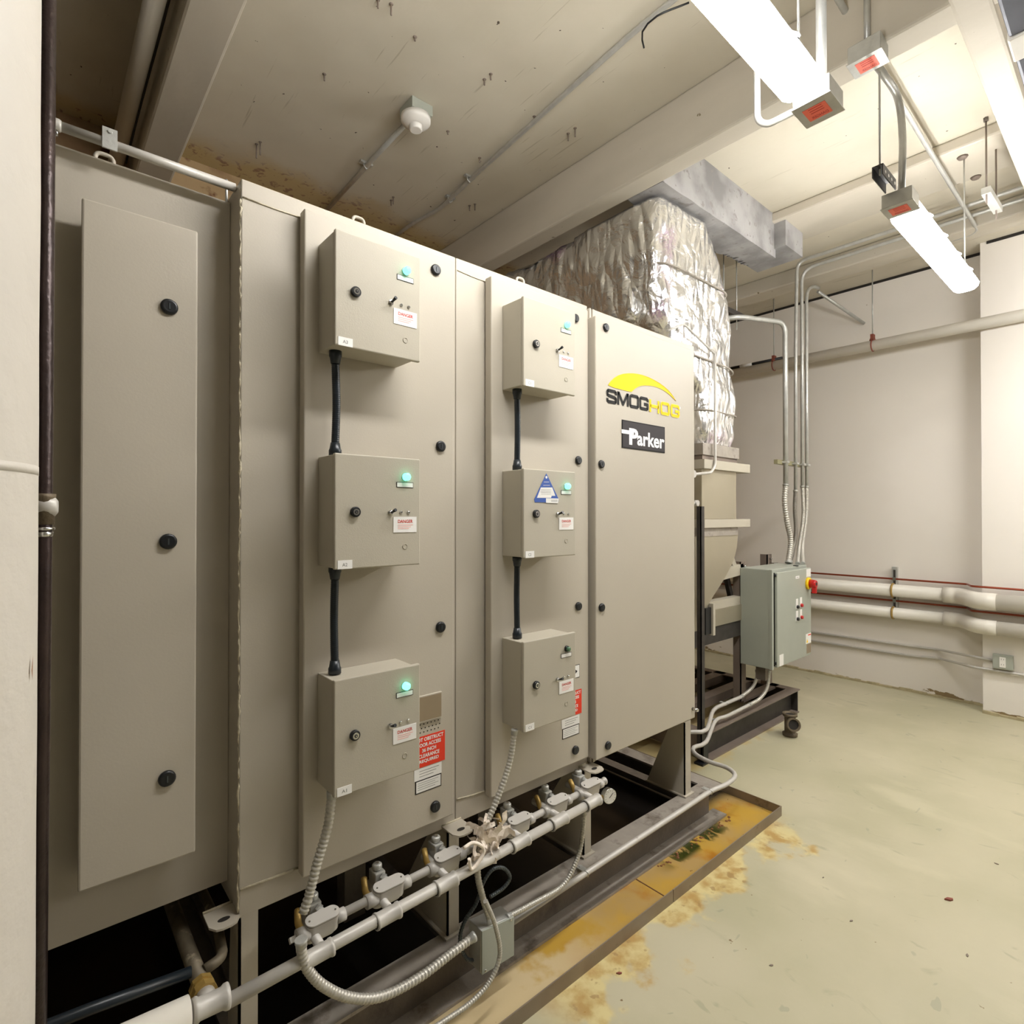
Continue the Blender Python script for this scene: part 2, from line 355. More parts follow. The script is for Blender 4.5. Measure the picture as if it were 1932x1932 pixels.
STROKES = {
 'S': [[(.93,.66),(.93,.82),(.84,.91),(.16,.91),(.07,.82),(.07,.63),(.16,.545),(.84,.455),(.93,.37),(.93,.18),(.84,.09),(.16,.09),(.07,.18),(.07,.34)]],
 'M': [[(.07,0),(.07,1)],[(.10,.94),(.5,.10),(.90,.94)],[(.93,1),(.93,0)]],
 'O': [[(.16,.91),(.84,.91),(.92,.81),(.92,.19),(.84,.09),(.16,.09),(.08,.19),(.08,.81),(.16,.91)]],
 'G': [[(.92,.68),(.92,.81),(.84,.91),(.16,.91),(.08,.81),(.08,.19),(.16,.09),(.84,.09),(.92,.19),(.92,.47),(.5,.47)]],
 'H': [[(.08,0),(.08,1)],[(.92,0),(.92,1)],[(.08,.5),(.92,.5)]]}
def strokes(mb, word, x, y, z, wd, h, t, gap=.006):
    for k_, ch in enumerate(word):
        ww = wd[k_]
        for pl in STROKES[ch]:
            P = [Vector((x+a*ww, y, z+b_*h)) for a, b_ in pl]
            for i in range(len(P)-1):
                d = (P[i+1]-P[i]).normalized(); n_ = Vector((d.z, 0, -d.x))*t/2
                mb.poly([P[i]-n_, P[i+1]-n_, P[i+1]+n_, P[i]+n_])
                if i: mb.poly([P[i]+Vector((math.cos(a)*t/2, -.00012, math.sin(a)*t/2)) for a in [j*math.pi/5 for j in range(10)][::-1]])
        x += ww+gap
    return mb
# ------------------------------------------------------------------ the room
ZC = 3.72; XW = 5.9; YB = 3.83; X0 = -3.2; Y0 = -3.6
B(FLOORM).box(X0, XW+.3, Y0, YB+.2, -.1, 0).build('floor', kind='structure')
B(CEILM).box(X0, XW+.3, Y0, YB+.2, ZC, ZC+.15).build('ceiling', kind='structure')
B(BACKM).box(X0, XW+.3, YB, YB+.15, 0, ZC).build('wall_back', kind='structure')
B(WALLM).box(XW, XW+.15, Y0, YB, 0, ZC).build('wall_right', kind='structure')
GREYWALL = mat('bare_grey_wall', srgb(112, 108, 102), .8, var=.1, nscale=3)
B(GREYWALL).box(X0-.15, X0, Y0, YB, 0, ZC).build('wall_left', kind='structure')
B(GREYWALL).box(X0, XW, Y0-.15, Y0, 0, ZC).build('wall_front', kind='structure')
B(WALLM).box(5.70, XW, -1.2, .90, 0, ZC).build('wall_pilaster', kind='structure')
KERB = mat('dusty_kerb', srgb(176, 164, 130), .8, var=.15, nscale=20, bump=.5, bscale=40)
k = B(KERB)
def kerb(xa, y0, y1):
    n = int((y1-y0)/.05)
    for i in range(n):
        a = y0+(y1-y0)*i/n; b = y0+(y1-y0)*(i+1)/n; h = .012+.012*random.random(); d = .022+.012*random.random()
        k.box(xa-d, xa, a, b, 0, h)
kerb(XW, .90, 3.8); kerb(5.70, -1.2, .90)
k.build('baseboard_right', kind='structure')
B(SHADOWGAP).box(5.893, XW, .905, 3.8, ZC-.022, ZC).box(5.693, 5.70, -1.2, .86, ZC-.022, ZC).build('trim_8', kind='structure')
# joists (along Y) and girders (along X)
def beam(name, x0, x1, y0, y1, z0, m, ch=.0):
    return B(m).box(x0, x1, y0, y1, z0, ZC).build(name, bevel=.012, kind='structure')
beam('trim_1', .415, .585, Y0, YB, 3.41, JOISTM)
beam('trim_2', 2.515, 2.65, Y0, YB, 3.41, JOISTM)
beam('trim_3', 4.0, 4.44, Y0, YB, 3.65, JOISTM)
beam('trim_4', 5.03, 5.24, Y0, YB, 3.59, JOISTM)
beam('trim_5', -1.6, -1.46, Y0, YB, 3.41, JOISTM)
beam('trim_6', -2.9, 5.03, .37, .48, 3.403, JOISTM)
# rough dark girder over the duct: slightly eroded box
g = MB().m(GIRDM); nx = 40
for i in range(nx):
    xa = 2.65+(4.05-2.65)*i/nx; xb = 2.65+(4.05-2.65)*(i+1)/nx
    e = lambda t: (noise.noise(Vector((t*7, 3, 1)))*.02)
    ra, rb = (e(xa), e(xb)); er = max(0, (xb-3.5))*.10
    er2 = max(0, (xb-3.4))*.12*random.random()
    b = len(g.v)
    g.v += [Vector(p) for p in ((xa,1.78,ZC),(xb,1.78,ZC),(xb,1.78,3.41+rb*.3),(xa,1.78,3.41+ra*.3),(xa,2.03-er-ra,3.41+ra),(xb,2.03-er-er2-rb,3.41+rb),(xb,2.06,ZC),(xa,2.06,ZC))]
    for q in ((0,3,2,1),(3,4,5,2),(4,7,6,5)): g.face([b+j for j in q])
g.box(4.03, 4.32, 1.70, 2.04, 3.47, ZC)
g.build('trim_7', kind='structure')

# ceiling anchors: short cut-off hanger bolts, each one a thing
anchor_px = [(484,272,22),(491,268,20),(612,140,10),(713,0,12),(738,8,16),(738,378,9),(742,372,12),(886,388,9),(896,385,11),(914,150,9),(926,140,9),(1072,252,12),(1085,242,14),(1008,220,6),(905,298,8),(783,70,6),(845,248,5)]
anchor_lb = ['rusty bolt stub in the ceiling left of the smoke detector, left of its pair','rusty bolt stub in the ceiling left of the smoke detector, right of its pair','small lone rusty stub in the ceiling upper left of the smoke detector','bolt stub at the very top edge of the picture, left of the pair','bolt stub at the very top edge of the picture, right of the pair','bolt stub below the smoke detector and its conduit, left of the pair','bolt stub below the smoke detector and its conduit, right of the pair','bolt stub below the kinked ceiling conduit, left of the pair','bolt stub below the kinked ceiling conduit, right of the pair','bolt stub right of and above the smoke detector, left of the pair','bolt stub right of and above the smoke detector, right of the pair','bolt stub between kinked conduit and long ceiling beam, left of the pair','bolt stub between kinked conduit and long ceiling beam, right of the pair','tiny lone stub just above the long ceiling conduit','lone stub right of the smoke detector, short and dark','tiny stub high above the smoke detector','tiny stub above and right of the smoke detector']
for i, (u, v, L) in enumerate(anchor_px):
    p = onZ(u, v, ZC); d = (p-Vector((0,0,H))).length; h = L/F*d*.95
    o = MB().m(BROWNSTEEL).cyl(p+Vector((0,0,.005)), p-Vector((0,0,h)), .004, 8).prof(p, (0,0,-1), [(0,.010),(.004,.006)], 8).build('ceiling_anchor')
    tag(o, anchor_lb[i], 'anchor bolt', 'cut-off bolt stubs in the ceiling')

# ------------------------------------------------------------------ the filter machine
MB_B = .547; MT = 2.401
def latch(door, x, y, z, rr=.017):
    return MB().m(BLACK).prof((x, y, z), (0,-1,0), [(0,rr),(.005,rr),(.008,rr*.9),(.009,rr*.7),(.0085,rr*.55),(.0085,0.0001)], 20).m(DARKFLEX).box(x-rr*.08, x+rr*.08, y-.0098, y-.008, z-rr*.4, z+rr*.4).build('latch', door)
def lug(root, x0, x1, y1, z, deep=.085):
    b = MB().m(PAINT); pts = []
    xc = [(x0, y1), (x1, y1), (x1, y1-deep*.72), (x1-.012, y1-deep*.95), (x1-.025, y1-deep), (x0+.025, y1-deep), (x0+.012, y1-deep*.95), (x0, y1-deep*.72)]
    b.prism([(px, py, z) for px, py in xc], (0, 0, .005))
    cx = (x0+x1)/2; cy = y1-deep*.62
    b.m(SHADOWGAP).prism([(cx+.013*math.cos(a)*1.1, cy+.008*math.sin(a), z+.0052) for a in [j*math.pi/8 for j in range(16)]], (0, 0, .0005))
    b.m(CAULK).tube([(x0, y1+.001, z+.006), (x1, y1+.001, z+.006)], .004, 6)
    return b.build('lifting_lug', root)
def loop(root, x, y, z):
    pts = fillet([(x-.018, y, z-.01), (x-.018, y, z+.045), (x+.018, y, z+.045), (x+.018, y, z-.01)], .014)
    return MB().m(PAINT).tube(pts, .0048, 8).build('lifting_eye', root)
def leg(root, x0, x1, z0, gus):
    b = MB().m(PAINT)
    b.box(x0, x1, 1.50, 1.506, z0, MB_B+.002)
    y2 = 1.50
    # side web tapering toward the top
    b.prism([(x0, 1.5, z0), (x0, 1.5+gus, z0), (x0, 1.5+.07, MB_B), (x0, 1.5, MB_B)], (.006, 0, 0))
    b.box(x0-.012, x1+.012, 1.488, 1.5+gus, z0-.0, z0+.006)
    return b.build('leg', root)
def door(root, x0, x1, z0, z1, y, t=.04, **kw):
    d = MB().m(PAINT).box(x0, x1, y, y+t-.006, z0, z1).build('door', root, bevel=.004, **kw)
    MB().m(SHADOWGAP).box(x0+.006, x1-.006, y+t-.006, y+t, z0+.006, z1-.006).build('door_gap', d)
    return d

# left inlet plenum (set back)
pl = thing('filter_cabinet', 'narrow set-back beige steel cabinet at the far left with one tall door', 'cabinet', (.05, 1.6, .594))
B(PAINT).box(-.35, .396, 1.6, 2.9, .594, 2.381).build('housing', pl)
dl = MB().m(PAINT).box(.0815, .308, 1.535, 1.552, .731, 2.25).build('door', pl, bevel=.004)
MB().m(PAINT).box(.10, .29, 1.552, 1.6, .75, 2.23).build('door_frame', dl)
for z in (2.048, 1.49, .93): latch(dl, .247, 1.535, z, .0185)
loop(pl, .131, 1.66, 2.381)

# first cabinet
c1 = thing('filter_cabinet', 'beige steel filter cabinet with the three control boxes and the full red access notice', 'cabinet', (.72, 1.5, MB_B))
B(PAINT).box(.397, 1.052, 1.5, 2.9, MB_B, MT).build('housing', c1, bevel=.003)
B(CAULK).tube([(.40,1.499,2.354),(.47,1.499,2.352),(.548,1.499,2.353)], .0022, 6).build('caulk_seam', c1)
B(CAULK).tube([(.40,1.499,.618),(.46,1.499,.616),(.552,1.499,.613)], .0035, 6).build('caulk_seam', c1)
sv = B(CAULK)
pp = []
z = .56
while z < 2.38:
    pp.append((.3965+random.uniform(-.0015,.0015), 1.503+random.uniform(-.002,.004), z)); z += random.uniform(.006, .016)
sv.tube(pp, (lambda i: random.choice([.0012,.002,.0035,.0026])), 6).build('weld_bead', c1)
B(PAINT).box(.418, .437, 1.59, 1.6, 2.35, 2.381).build('seam_tab', c1)
d1 = door(c1, .541, 1.018, .605, 2.362, 1.46)
for x, zz in ((.948,2.315),(.967,1.768),(.967,1.205),(.948,.655)): latch(d1, x, 1.46, zz)
leg(c1, .397, .443, .191, .10); leg(c1, 1.022, 1.067, .191, .30)
lug(c1, .33, .40, 1.56, .552, .085)
lug(c1, 1.0, 1.075, 1.5, .552, .085)
loop(c1, .74, 1.56, MT)
B(STEEL).box(.44, .47, 1.6, 2.6, .19, .2).build('leg_brace', c1)
# second cabinet
c2 = thing('filter_cabinet', 'beige steel filter cabinet in the middle, its red notice mostly hidden by a control box', 'cabinet', (1.37, 1.5, MB_B))
B(PAINT).box(1.054, 1.70, 1.5, 2.9, MB_B, MT).build('housing', c2, bevel=.003)
B(CAULK).tube([(1.058,1.499,2.36),(1.12,1.499,2.356),(1.194,1.499,2.354)], .0018, 6).build('caulk_seam', c2)
B(CAULK).tube([(1.057,1.499,.625),(1.12,1.499,.618),(1.194,1.499,.614)], .0028, 6).build('caulk_seam', c2)
d2 = door(c2, 1.170, 1.660, .605, 2.362, 1.46)
for x, zz in ((1.585,2.313),(1.60,1.766),(1.60,1.203),(1.582,.655)): latch(d2, x, 1.46, zz, .0165)
leg(c2, 1.675, 1.719, .191, .30)
lug(c2, 1.645, 1.72, 1.5, .552, .08)
loop(c2, 1.39, 1.56, MT)
# third cabinet with logos
c3 = thing('filter_cabinet', 'beige steel end cabinet whose door carries the yellow swoosh and dark name panel', 'cabinet', (2.1, 1.5, MB_B))
B(PAINT).box(1.735, 2.50, 1.5, 2.9, MB_B+.003, MT-.003).build('housing', c3, bevel=.006)
B(SHADOWGAP).box(1.70, 1.735, 1.56, 2.8, MB_B+.01, MT-.01).build('joint_gap', c3)
B(PAINT).box(1.703, 1.712, 1.49, 1.56, MB_B+.01, MT-.01).box(1.722, 1.733, 1.49, 1.56, MB_B+.01, MT-.01).build('flange', c3)
d3 = door(c3, 1.683, 2.372, .590, 2.344, 1.442, t=.052)
for x, zz in ((1.744,2.308),(1.715,1.757),(1.716,1.188),(1.754,.632)): latch(d3, x, 1.442, zz, .0165)
leg(c3, 2.405, 2.458, .191, .22)
B(CHROME).cyl((2.475,1.47,.60),(2.475,1.5,.60), .008, 10).build('hinge_pin', c3)
# yellow swoosh
zp = lambda x, y: onY(1140+x/10.73, 690+y/10.73, 1.4412)
outer = [(80,392),(130,315),(200,250),(290,195),(390,165),(480,156),(580,156),(680,168),(790,195),(900,235),(1010,290),(1110,348),(1200,412),(1280,482),(1350,560),(1405,635),(1452,716)]
inner = [(1385,645),(1310,575),(1220,510),(1120,455),(1010,418),(900,402),(800,400),(730,410),(680,428),(620,465),(575,505),(552,528)]
bot = [(470,515),(330,478),(200,445)]
sw = MB().m(YEL)
A_ = [zp(*p) for p in outer]; I_ = [zp(*p) for p in (bot[::-1] + inner[::-1])]
full = [zp(*p) for p in outer + inner + bot]
bm = bmesh.new(); vs = [bm.verts.new(p) for p in full]; bm.faces.new(vs); bmesh.ops.triangulate(bm, faces=bm.faces[:], ngon_method='EAR_CLIP')
bm.verts.index_update()
base = len(sw.v); sw.v += [v.co.copy() for v in bm.verts]
for f in bm.faces: sw.face([base+v.index for v in f.verts][::-1])
bm.free()
sw.m(YELO).tube([p+Vector((0,-.0003,0)) for p in full]+[full[0]], .0011, 4)
zq = .055
strokes(sw.m(LOGOBLK), 'SMOG', 1.750, 1.4406, 2.008, [.062,.074,.064,.062], zq, .0135)
strokes(sw.m(YELO), 'HOG', 2.038, 1.4404, 2.006, [.074,.070,.070], zq, .0155, .010)
strokes(sw.m(YEL), 'HOG', 2.038, 1.4398, 2.006, [.074,.070,.070], zq, .0115, .010)
sw.m(PAPER).cyl((2.277,1.4412,2.052),(2.277,1.4402,2.052), .005, 10)
sw.build('emblem', d3)
pk = MB().m(LOGOBLK).box(1.846, 2.154, 1.4402, 1.4415, 1.833, 1.950).m(LOGOGREY).box(1.851, 2.149, 1.4394, 1.4402, 1.838, 1.945)
pk.m(WHITETXT).text('P', (1.893, 1.4388, 1.850), .062, .070, bold=.035).text('arker', (1.948, 1.4388, 1.851), .200, .062, bold=.028).box(1.842, 1.925, 1.4384, 1.4390, 1.893, 1.909)
pk.build('name_plate', d3)

# signs on doors
def signs(d, ox, full_):
    y = 1.46
    s = MB().m(RED).box(ox+.868, ox+.984, y-.0016, y-.0004, .789, .882)
    s.m(WHITETXT)
    L = ['NOT OBSTRUCT','DOOR ACCESS','36 INCH','CLEARANCE','REQUIRED']; ww = [.104,.086,.050,.074,.070]
    for i, (t, w_) in enumerate(zip(L, ww)): s.text(t, (ox+.926-w_/2, y-.002, .866-.0165*i), w_, .0115, bold=.03)
    s.build('warning_sign', d, label='red notice with white capitals')
    q = MB().m(PAPER).box(ox+.874, ox+.972, y-.0012, y-.0004, .752, .786).m(GREYTXT)
    for i in range(3): q.box(ox+.892, ox+.962-.01*i, y-.0015, y-.0012, .777-.008*i, .7785-.008*i)
    q.build('data_label', d)
    q = MB().m(LOGOBLK).box(ox+.878, ox+.971, y-.001, y-.0003, .712, .751).m(PAPER).box(ox+.881, ox+.968, y-.0014, y-.001, .715, .7485).m(GREYTXT)
    for i in range(4): q.box(ox+.886, ox+.96-.012*(i % 2), y-.0017, y-.0014, .742-.0065*i, .743-.0065*i)
    q.build('data_label', d)
signs(d1, 0, True); signs(d2, .634, False)
pm = mat('tan_metal_plate', srgb(150, 134, 112), .35, metal=.3)
MB().m(PAINT).box(.872, .969, 1.452, 1.46, .927, 1.006).m(pm).box(.876, .966, 1.4512, 1.452, .931, 1.003).build('name_plate', d1, bevel=.001)
v = MB().m(SHADOWGAP)
for i in range(3):
    for j in range(6): v.cyl((.895+.013*j+(i%2)*.005, 1.4597, .918-.012*i), (.895+.013*j+(i%2)*.005, 1.4592, .918-.012*i), .0022, 6)
v.build('vent_holes', d1)
MB().m(LOGOBLK).box(1.572, 1.607, 1.4588, 1.4598, .929, .979).m(PAPER).box(1.5735, 1.605, 1.4582, 1.4588, .931, .977).m(LOGOBLK).poly([(1.583,1.458,.946),(1.583,1.458,.962),(1.594,1.458,.954)]).build('arrow_label', d2)

# ------------------------------------------------------------------ control boxes
def control_box(x0, z0, ident, label, lit, grp, sticker=False):
    W, HH = .249, .295; yb, yf = 1.459, 1.35
    r = thing('control_box', label, 'control box', (x0+W/2, yb, z0), grp)
    B(PAINTB).box(x0+.001, x0+.233, yf+.014, yb, z0+.003, z0+HH-.003).build('enclosure', r, bevel=.002)
    d = B(PAINTB).box(x0, x0+W, yf, yf+.013, z0, z0+HH).build('door', r, bevel=.003)
    X = lambda a: x0+a
    Z = lambda a: z0+a
    MB().m(BLACK).prof((X(.054), yf, Z(.146)), (0,-1,0), [(0,.0135),(.007,.0135),(.009,.012)], 20).m(CHROME).prof((X(.054), yf-.009, Z(.146)), (0,-1,0), [(0,.0088),(.0015,.0085)], 16).m(BLACK).prof((X(.054), yf-.0105, Z(.146)), (0,-1,0), [(0,.0045),(.0008,.0042)], 12).m(CHROME).prof((X(.054), yf-.0113, Z(.146)), (0,-1,0), [(0,.002),(.0006,.0018)], 8).build('lock', d)
    if lit:
        MB().m(CHROME).prof((X(.202), yf, Z(.243)), (0,-1,0), [(0,.0115),(.002,.0115)], 20).m(GREENLIT).prof((X(.202), yf-.002, Z(.243)), (0,-1,0), [(0,.0105),(.009,.0105),(.013,.008),(.0145,.004)], 18).build('indicator_lamp', d)
    else:
        MB().m(BLACK).prof((X(.202), yf, Z(.243)), (0,-1,0), [(0,.011),(.007,.010)], 20).m(GREENOFF).prof((X(.202), yf-.007, Z(.243)), (0,-1,0), [(0,.0085),(.006,.0085),(.009,.005)], 18).build('indicator_lamp', d, label='dark green lamp, not lit')
    MB().m(LOGOBLK).box(X(.174), X(.226), yf-.0011, yf-.0002, Z(.2135), Z(.2285)).m(PAPER).box(X(.1755), X(.2245), yf-.0016, yf-.0011, Z(.215), Z(.227)).build('lamp_plate', d)
    t = MB().m(CHROME).prof((X(.156), yf, Z(.145)), (0,-1,0), [(0,.0075),(.004,.0075),(.0045,.005),(.009,.0045)], 6)
    t.m(BLACK).tube([(X(.156), yf-.006, Z(.145)), (X(.157), yf-.015, Z(.148)), (X(.158), yf-.025, Z(.152))], lambda i: [.003,.0035,.0048][i], 8)
    t.build('toggle_switch', d)
    for a in (.188, .2115): MB().m(CHROME).prof((X(a), yf, Z(.146)), (0,-1,0), [(0,.0042),(.002,.0042),(.004,.0028)], 10).build('pilot_button', d)
    dg_ = MB().m(PAPER).box(X(.1645), X(.2365), yf-.0014, yf-.0002, Z(.091), Z(.1335)).m(REDTXT).text('DANGER', (X(.178), yf-.0018, Z(.1165)), .046, .009, bold=.02)
    dg_.m(PINKTXT)
    for i, w_ in enumerate((.047, .040, .034)): dg_.box(X(.178), X(.178)+w_, yf-.0018, yf-.0014, Z(.1105-.005*i), Z(.1120-.005*i))
    dg_.build('danger_label', d, bevel=0)
    MB().m(PAINTB).prof((X(.201), yf, Z(.052)), (0,-1,0), [(0,.0078),(.0012,.0078),(.0014,.0062),(.0003,.0058)], 18).build('hole_plug', d)
    MB().m(PAPER).box(X(.008), X(.047), yf-.0010, yf-.0001, Z(.001), Z(.023)).m(GREYTXT).text(ident, (X(.020), yf-.0014, Z(.0075)), .0135, .0085).build('name_label', d)
    if sticker:
        q = lambda u, v_: onY(900+u/4.39, 850+v_/4.39, yf-.0014)
        s = MB().m(BLUE).prism([q(575,190), q(475,405), q(480,428), q(672,432), q(678,405)], (0, .0010, 0))
        s.m(PAPER).poly([q(528,306)+Vector((0,-.0006,0)), q(495,392)+Vector((0,-.0006,0)), q(612,392)+Vector((0,-.0006,0)), q(618,375)+Vector((0,-.0006,0)), q(648,375)+Vector((0,-.0006,0)), q(622,306)+Vector((0,-.0006,0))][::-1])
        s.poly([q(570,395)+Vector((0,-.0006,0)), q(570,434)+Vector((0,-.0006,0)), q(670,436)+Vector((0,-.0006,0)), q(676,398)+Vector((0,-.0006,0))][::-1])
        for yy, wd in ((262, 40), (290, 50)):
            a = q(575-wd/2*1.1, yy-3); b_ = q(575+wd/2*1.1, yy-3); a2 = q(575-wd/2*1.1, yy); b2 = q(575+wd/2*1.1, yy)
            s.poly([p+Vector((0,-.0006,0)) for p in (a2, b2, b_, a)])
        c = q(574, 222); s.cyl(c+Vector((0,-.0001,0)), c+Vector((0,-.0007,0)), .0045, 12)
        s.m(GREYTXT)
        for yy in (325, 342, 358): s.poly([p+Vector((0,-.0009,0)) for p in (q(530,yy+3), q(610,yy+3), q(610,yy), q(530,yy))])
        for yy in (410, 418): s.poly([p+Vector((0,-.0009,0)) for p in (q(612,yy+3), q(664,yy+3), q(664,yy), q(612,yy))])
        s.build('inspection_sticker', d, label='blue and white triangular inspection sticker')
    return r
ga = 'control boxes on the first filter cabinet'; gc = 'control boxes on the middle filter cabinet'
control_box(.578, 1.983, 'A3', 'grey-beige control box marked A3, uppermost of the left column', True, ga)
control_box(.578, 1.415, 'A2', 'grey-beige control box marked A2, middle of the left column', True, ga)
control_box(.578, .842, 'A1', 'grey-beige control box marked A1, lowest of the left column', True, ga)
control_box(1.2175, 1.978, 'C3', 'grey-beige control box at the top of the right column, lamp lit green', True, gc)
control_box(1.2175, 1.412, 'C2', 'grey-beige control box with a blue triangular sticker, middle of the right column', True, gc, True)
control_box(1.2175, .844, 'C1', 'grey-beige control box with unlit lamp, lowest of the right column', False, gc)
# black jumper hoses between boxes
def jumper(x, z0, z1, label, bow):
    r = thing('jumper_hose', label, 'hose', (x, 1.41, z0), 'black corrugated hoses between control boxes')
    y = 1.415
    P = spline([(x, y, z0+.03), (x+bow, y, (z0+z1)/2), (x, y, z1-.035)], .0018)
    B(BLACKHOSE).tube(P, lambda i: .0105 if i % 3 else .0098, 12).build('hose', r)
    MB().m(BLACKHOSE).prof((x, y, z0), (0,0,1), [(0,.0165),(.014,.0165),(.018,.0145),(.034,.0118)], 14).build('gland_nut', r)
    MB().m(BLACKHOSE).prof((x, y, z1), (0,0,-1), [(0,.0165),(.014,.0165),(.018,.0145),(.034,.0118)], 14).build('gland_nut', r)
jumper(.607, 1.710, 1.986, 'black ribbed hose between the boxes marked A3 and A2', .003)
jumper(.607, 1.137, 1.418, 'black ribbed hose between the boxes marked A2 and A1', -.002)
jumper(1.247, 1.707, 1.981, 'black ribbed hose from the top box down to the blue-stickered box', .002)
jumper(1.247, 1.139, 1.415, 'black ribbed hose from the blue-stickered box down to the unlit box', -.002)

# ------------------------------------------------------------------ base frame, drip tray
bf = thing('base_frame', 'long welded steel channel base under the filter cabinets, standing in the tray', 'frame', (1.2, 1.5, .005))
B(STEELF).box(-.35, 2.665, 1.447, 1.53, .180, .190).build('top_flange', bf)
B(STEEL).box(-.35, 2.665, 1.522, 1.53, .012, .18).build('web', bf)
B(STEELF).box(-.35, 2.72, 1.455, 1.53, .006, .016).build('bottom_flange', bf)
B(STEELF).box(2.575, 2.665, 1.53, 2.75, .180, .190).build('end_member', bf)
B(STEEL).box(2.655, 2.663, 1.53, 2.75, .012, .18).build('end_web', bf)
for xx in (.42, 1.04, 1.69, 2.43):
    B(STEEL).box(xx-.03, xx+.03, 1.53, 2.75, .175, .189).build('cross_member', bf)
B(STEEL).box(-.35, 2.66, 2.75, 2.83, .006, .19).build('rear_channel', bf)
dt = thing('drip_tray', 'long low metal drip tray, rust-stained yellow, under the machine', 'tray', (1.3, 2.0, 0))
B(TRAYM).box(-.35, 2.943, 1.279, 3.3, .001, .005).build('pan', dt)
for a, b_ in ((-.35, 1.956), (1.960, 2.947)): B(RIM).box(a, b_, 1.274, 1.279, .0, .05).build('rim', dt)
B(RIM).box(2.943, 2.947, 1.279, 3.3, .0, .05).build('rim', dt)
B(mat('rust_line', srgb(96, 58, 32), .7)).box(1.954, 1.959, 1.281, 1.47, .0052, .0065).build('joint', dt)
# brown residue lumps on tray near the frame
rl = MB().m(mat('rust_crust', srgb(130, 84, 48), .8, var=.3, nscale=60))
for i in range(40):
    x = random.uniform(2.1, 2.72); y = random.uniform(1.42, 1.448); r_ = random.uniform(.003, .009)
    rl.prof((x, y, .005), (0,0,1), [(0,r_),(r_*.5,r_*.7),(r_*.7,.0003)], 6)
rl.build('rust_crumbs', dt, kind='stuff')
# hanging struts seen under the machine
for i, (xa, lb) in enumerate(((.80, 'dark square post under the first filter cabinet behind the brass valves'), (1.36, 'dark square post under the middle filter cabinet'), (2.06, 'grey square post hanging under the end cabinet'))):
    zz = .19 if i < 2 else .40
    o = B(STEEL if i < 2 else PAINT).box(xa, xa+.075, 1.78, 1.84, zz, MB_B-.001).m(CHROME).cyl((xa+.06,1.78,.50),(xa+.06,1.765,.50), .007, 8).build('support_post'); tag(o, lb, 'post')
# ------------------------------------------------------------------ water manifold and wiring gutter
YP = 1.362; ZP = .476
pz = lambda x: .468 + (x-.6)*.030
lowp = thing('water_pipe', 'grey painted lower pipe along the cabinets with coupling sleeves', 'pipe', (1.0, YP, ZP))
B(ZINCP).tube([(.34, YP, pz(.34)+.006), (.6, YP, pz(.6)+.004), (1.6, YP, pz(1.6))], .0155, 16).build('pipe', lowp)
cps = [(.506,.580),(.698,.769),(.886,.957),(1.174,1.246),(1.354,1.427),(1.53,1.604)]
for a, b_ in cps:
    MB().m(ZINCP).prof((a, YP, pz(a)), (b_-a, 0, pz(b_)-pz(a)), [(0,.0215),(.006,.0215),(.010,.0195),((b_-a)-.010,.0195),((b_-a)-.006,.0215),((b_-a),.0215)], 18).m(SHADOWGAP).prof((a-.002, YP, pz(a)), (1,0,.03), [(0,.0168),(.002,.0175)], 14).build('coupling', lowp)
for a, b_ in cps:   # branch stubs toward the valves
    MB().m(ZINCP).tube([((a+b_)/2+.01, YP+.01, pz(a)+.01), ((a+b_)/2+.012, YP+.075, pz(a)+.012), ((a+b_)/2+.012, 1.50, pz(a)+.014)], .012, 10).build('branch', lowp)
ga_ = thing('pressure_gauge', 'small round white-faced pressure gauge at the end of the lower pipe', 'gauge', (1.635, YP, pz(1.64)))
GD = Vector((-.28, -.96, .0)).normalized(); gp = Vector((1.648, YP-.012, pz(1.64)+.002))
MB().m(BRASS).tube([(1.60, YP, pz(1.6)), (1.625, YP, pz(1.6))], .009, 6).build('stem', ga_)
MB().m(CHROME).prof(gp-GD*.012, GD, [(0,.026),(.018,.028),(.021,.028),(.021,.0255)], 28).build('case', ga_)
MB().m(WHITE).prof(gp+GD*.0095, GD, [(0,.0252),(.0008,.0252)], 24).build('dial', ga_)
sd = GD.cross(Vector((0,0,1))).normalized(); nd = MB().m(LOGOBLK)
c = gp+GD*.011; tdir = (Vector((0,0,1))*.7 - sd*.7).normalized(); nd.tube([c-tdir*.006, c+tdir*.017], .0009, 5)
for i in range(11):
    a = math.radians(-135+27*i); q = Vector((0,0,1))*math.cos(a)+sd*math.sin(a); nd.tube([c+q*.019, c+q*.023], .0005, 4)
nd.build('needle', ga_)
YC = 1.42; cz = lambda x: .492 + (x-.5)*.0165
up_ = thing('wiring_conduit', 'grey painted upper conduit run joining six oval-covered fittings', 'conduit', (1.1, YC, .5))
bods = [(.512,.638),(.699,.834),(.899,1.029),(1.191,1.323),(1.374,1.51),(1.553,1.69)]
B(ZINCP).tube([(.51, YC, cz(.51)), (1.70, YC, cz(1.70))], .0115, 14).build('conduit', up_)
names = ['first from the left end', 'second from the left end', 'left of the frayed tape', 'right of the frayed tape', 'second from the right end', 'above the pressure gauge']
vn = ['behind the bright conduit, first from left', 'second from the left', 'left of the frayed tape', 'right of the frayed tape', 'second from the right', 'nearest the pressure gauge']
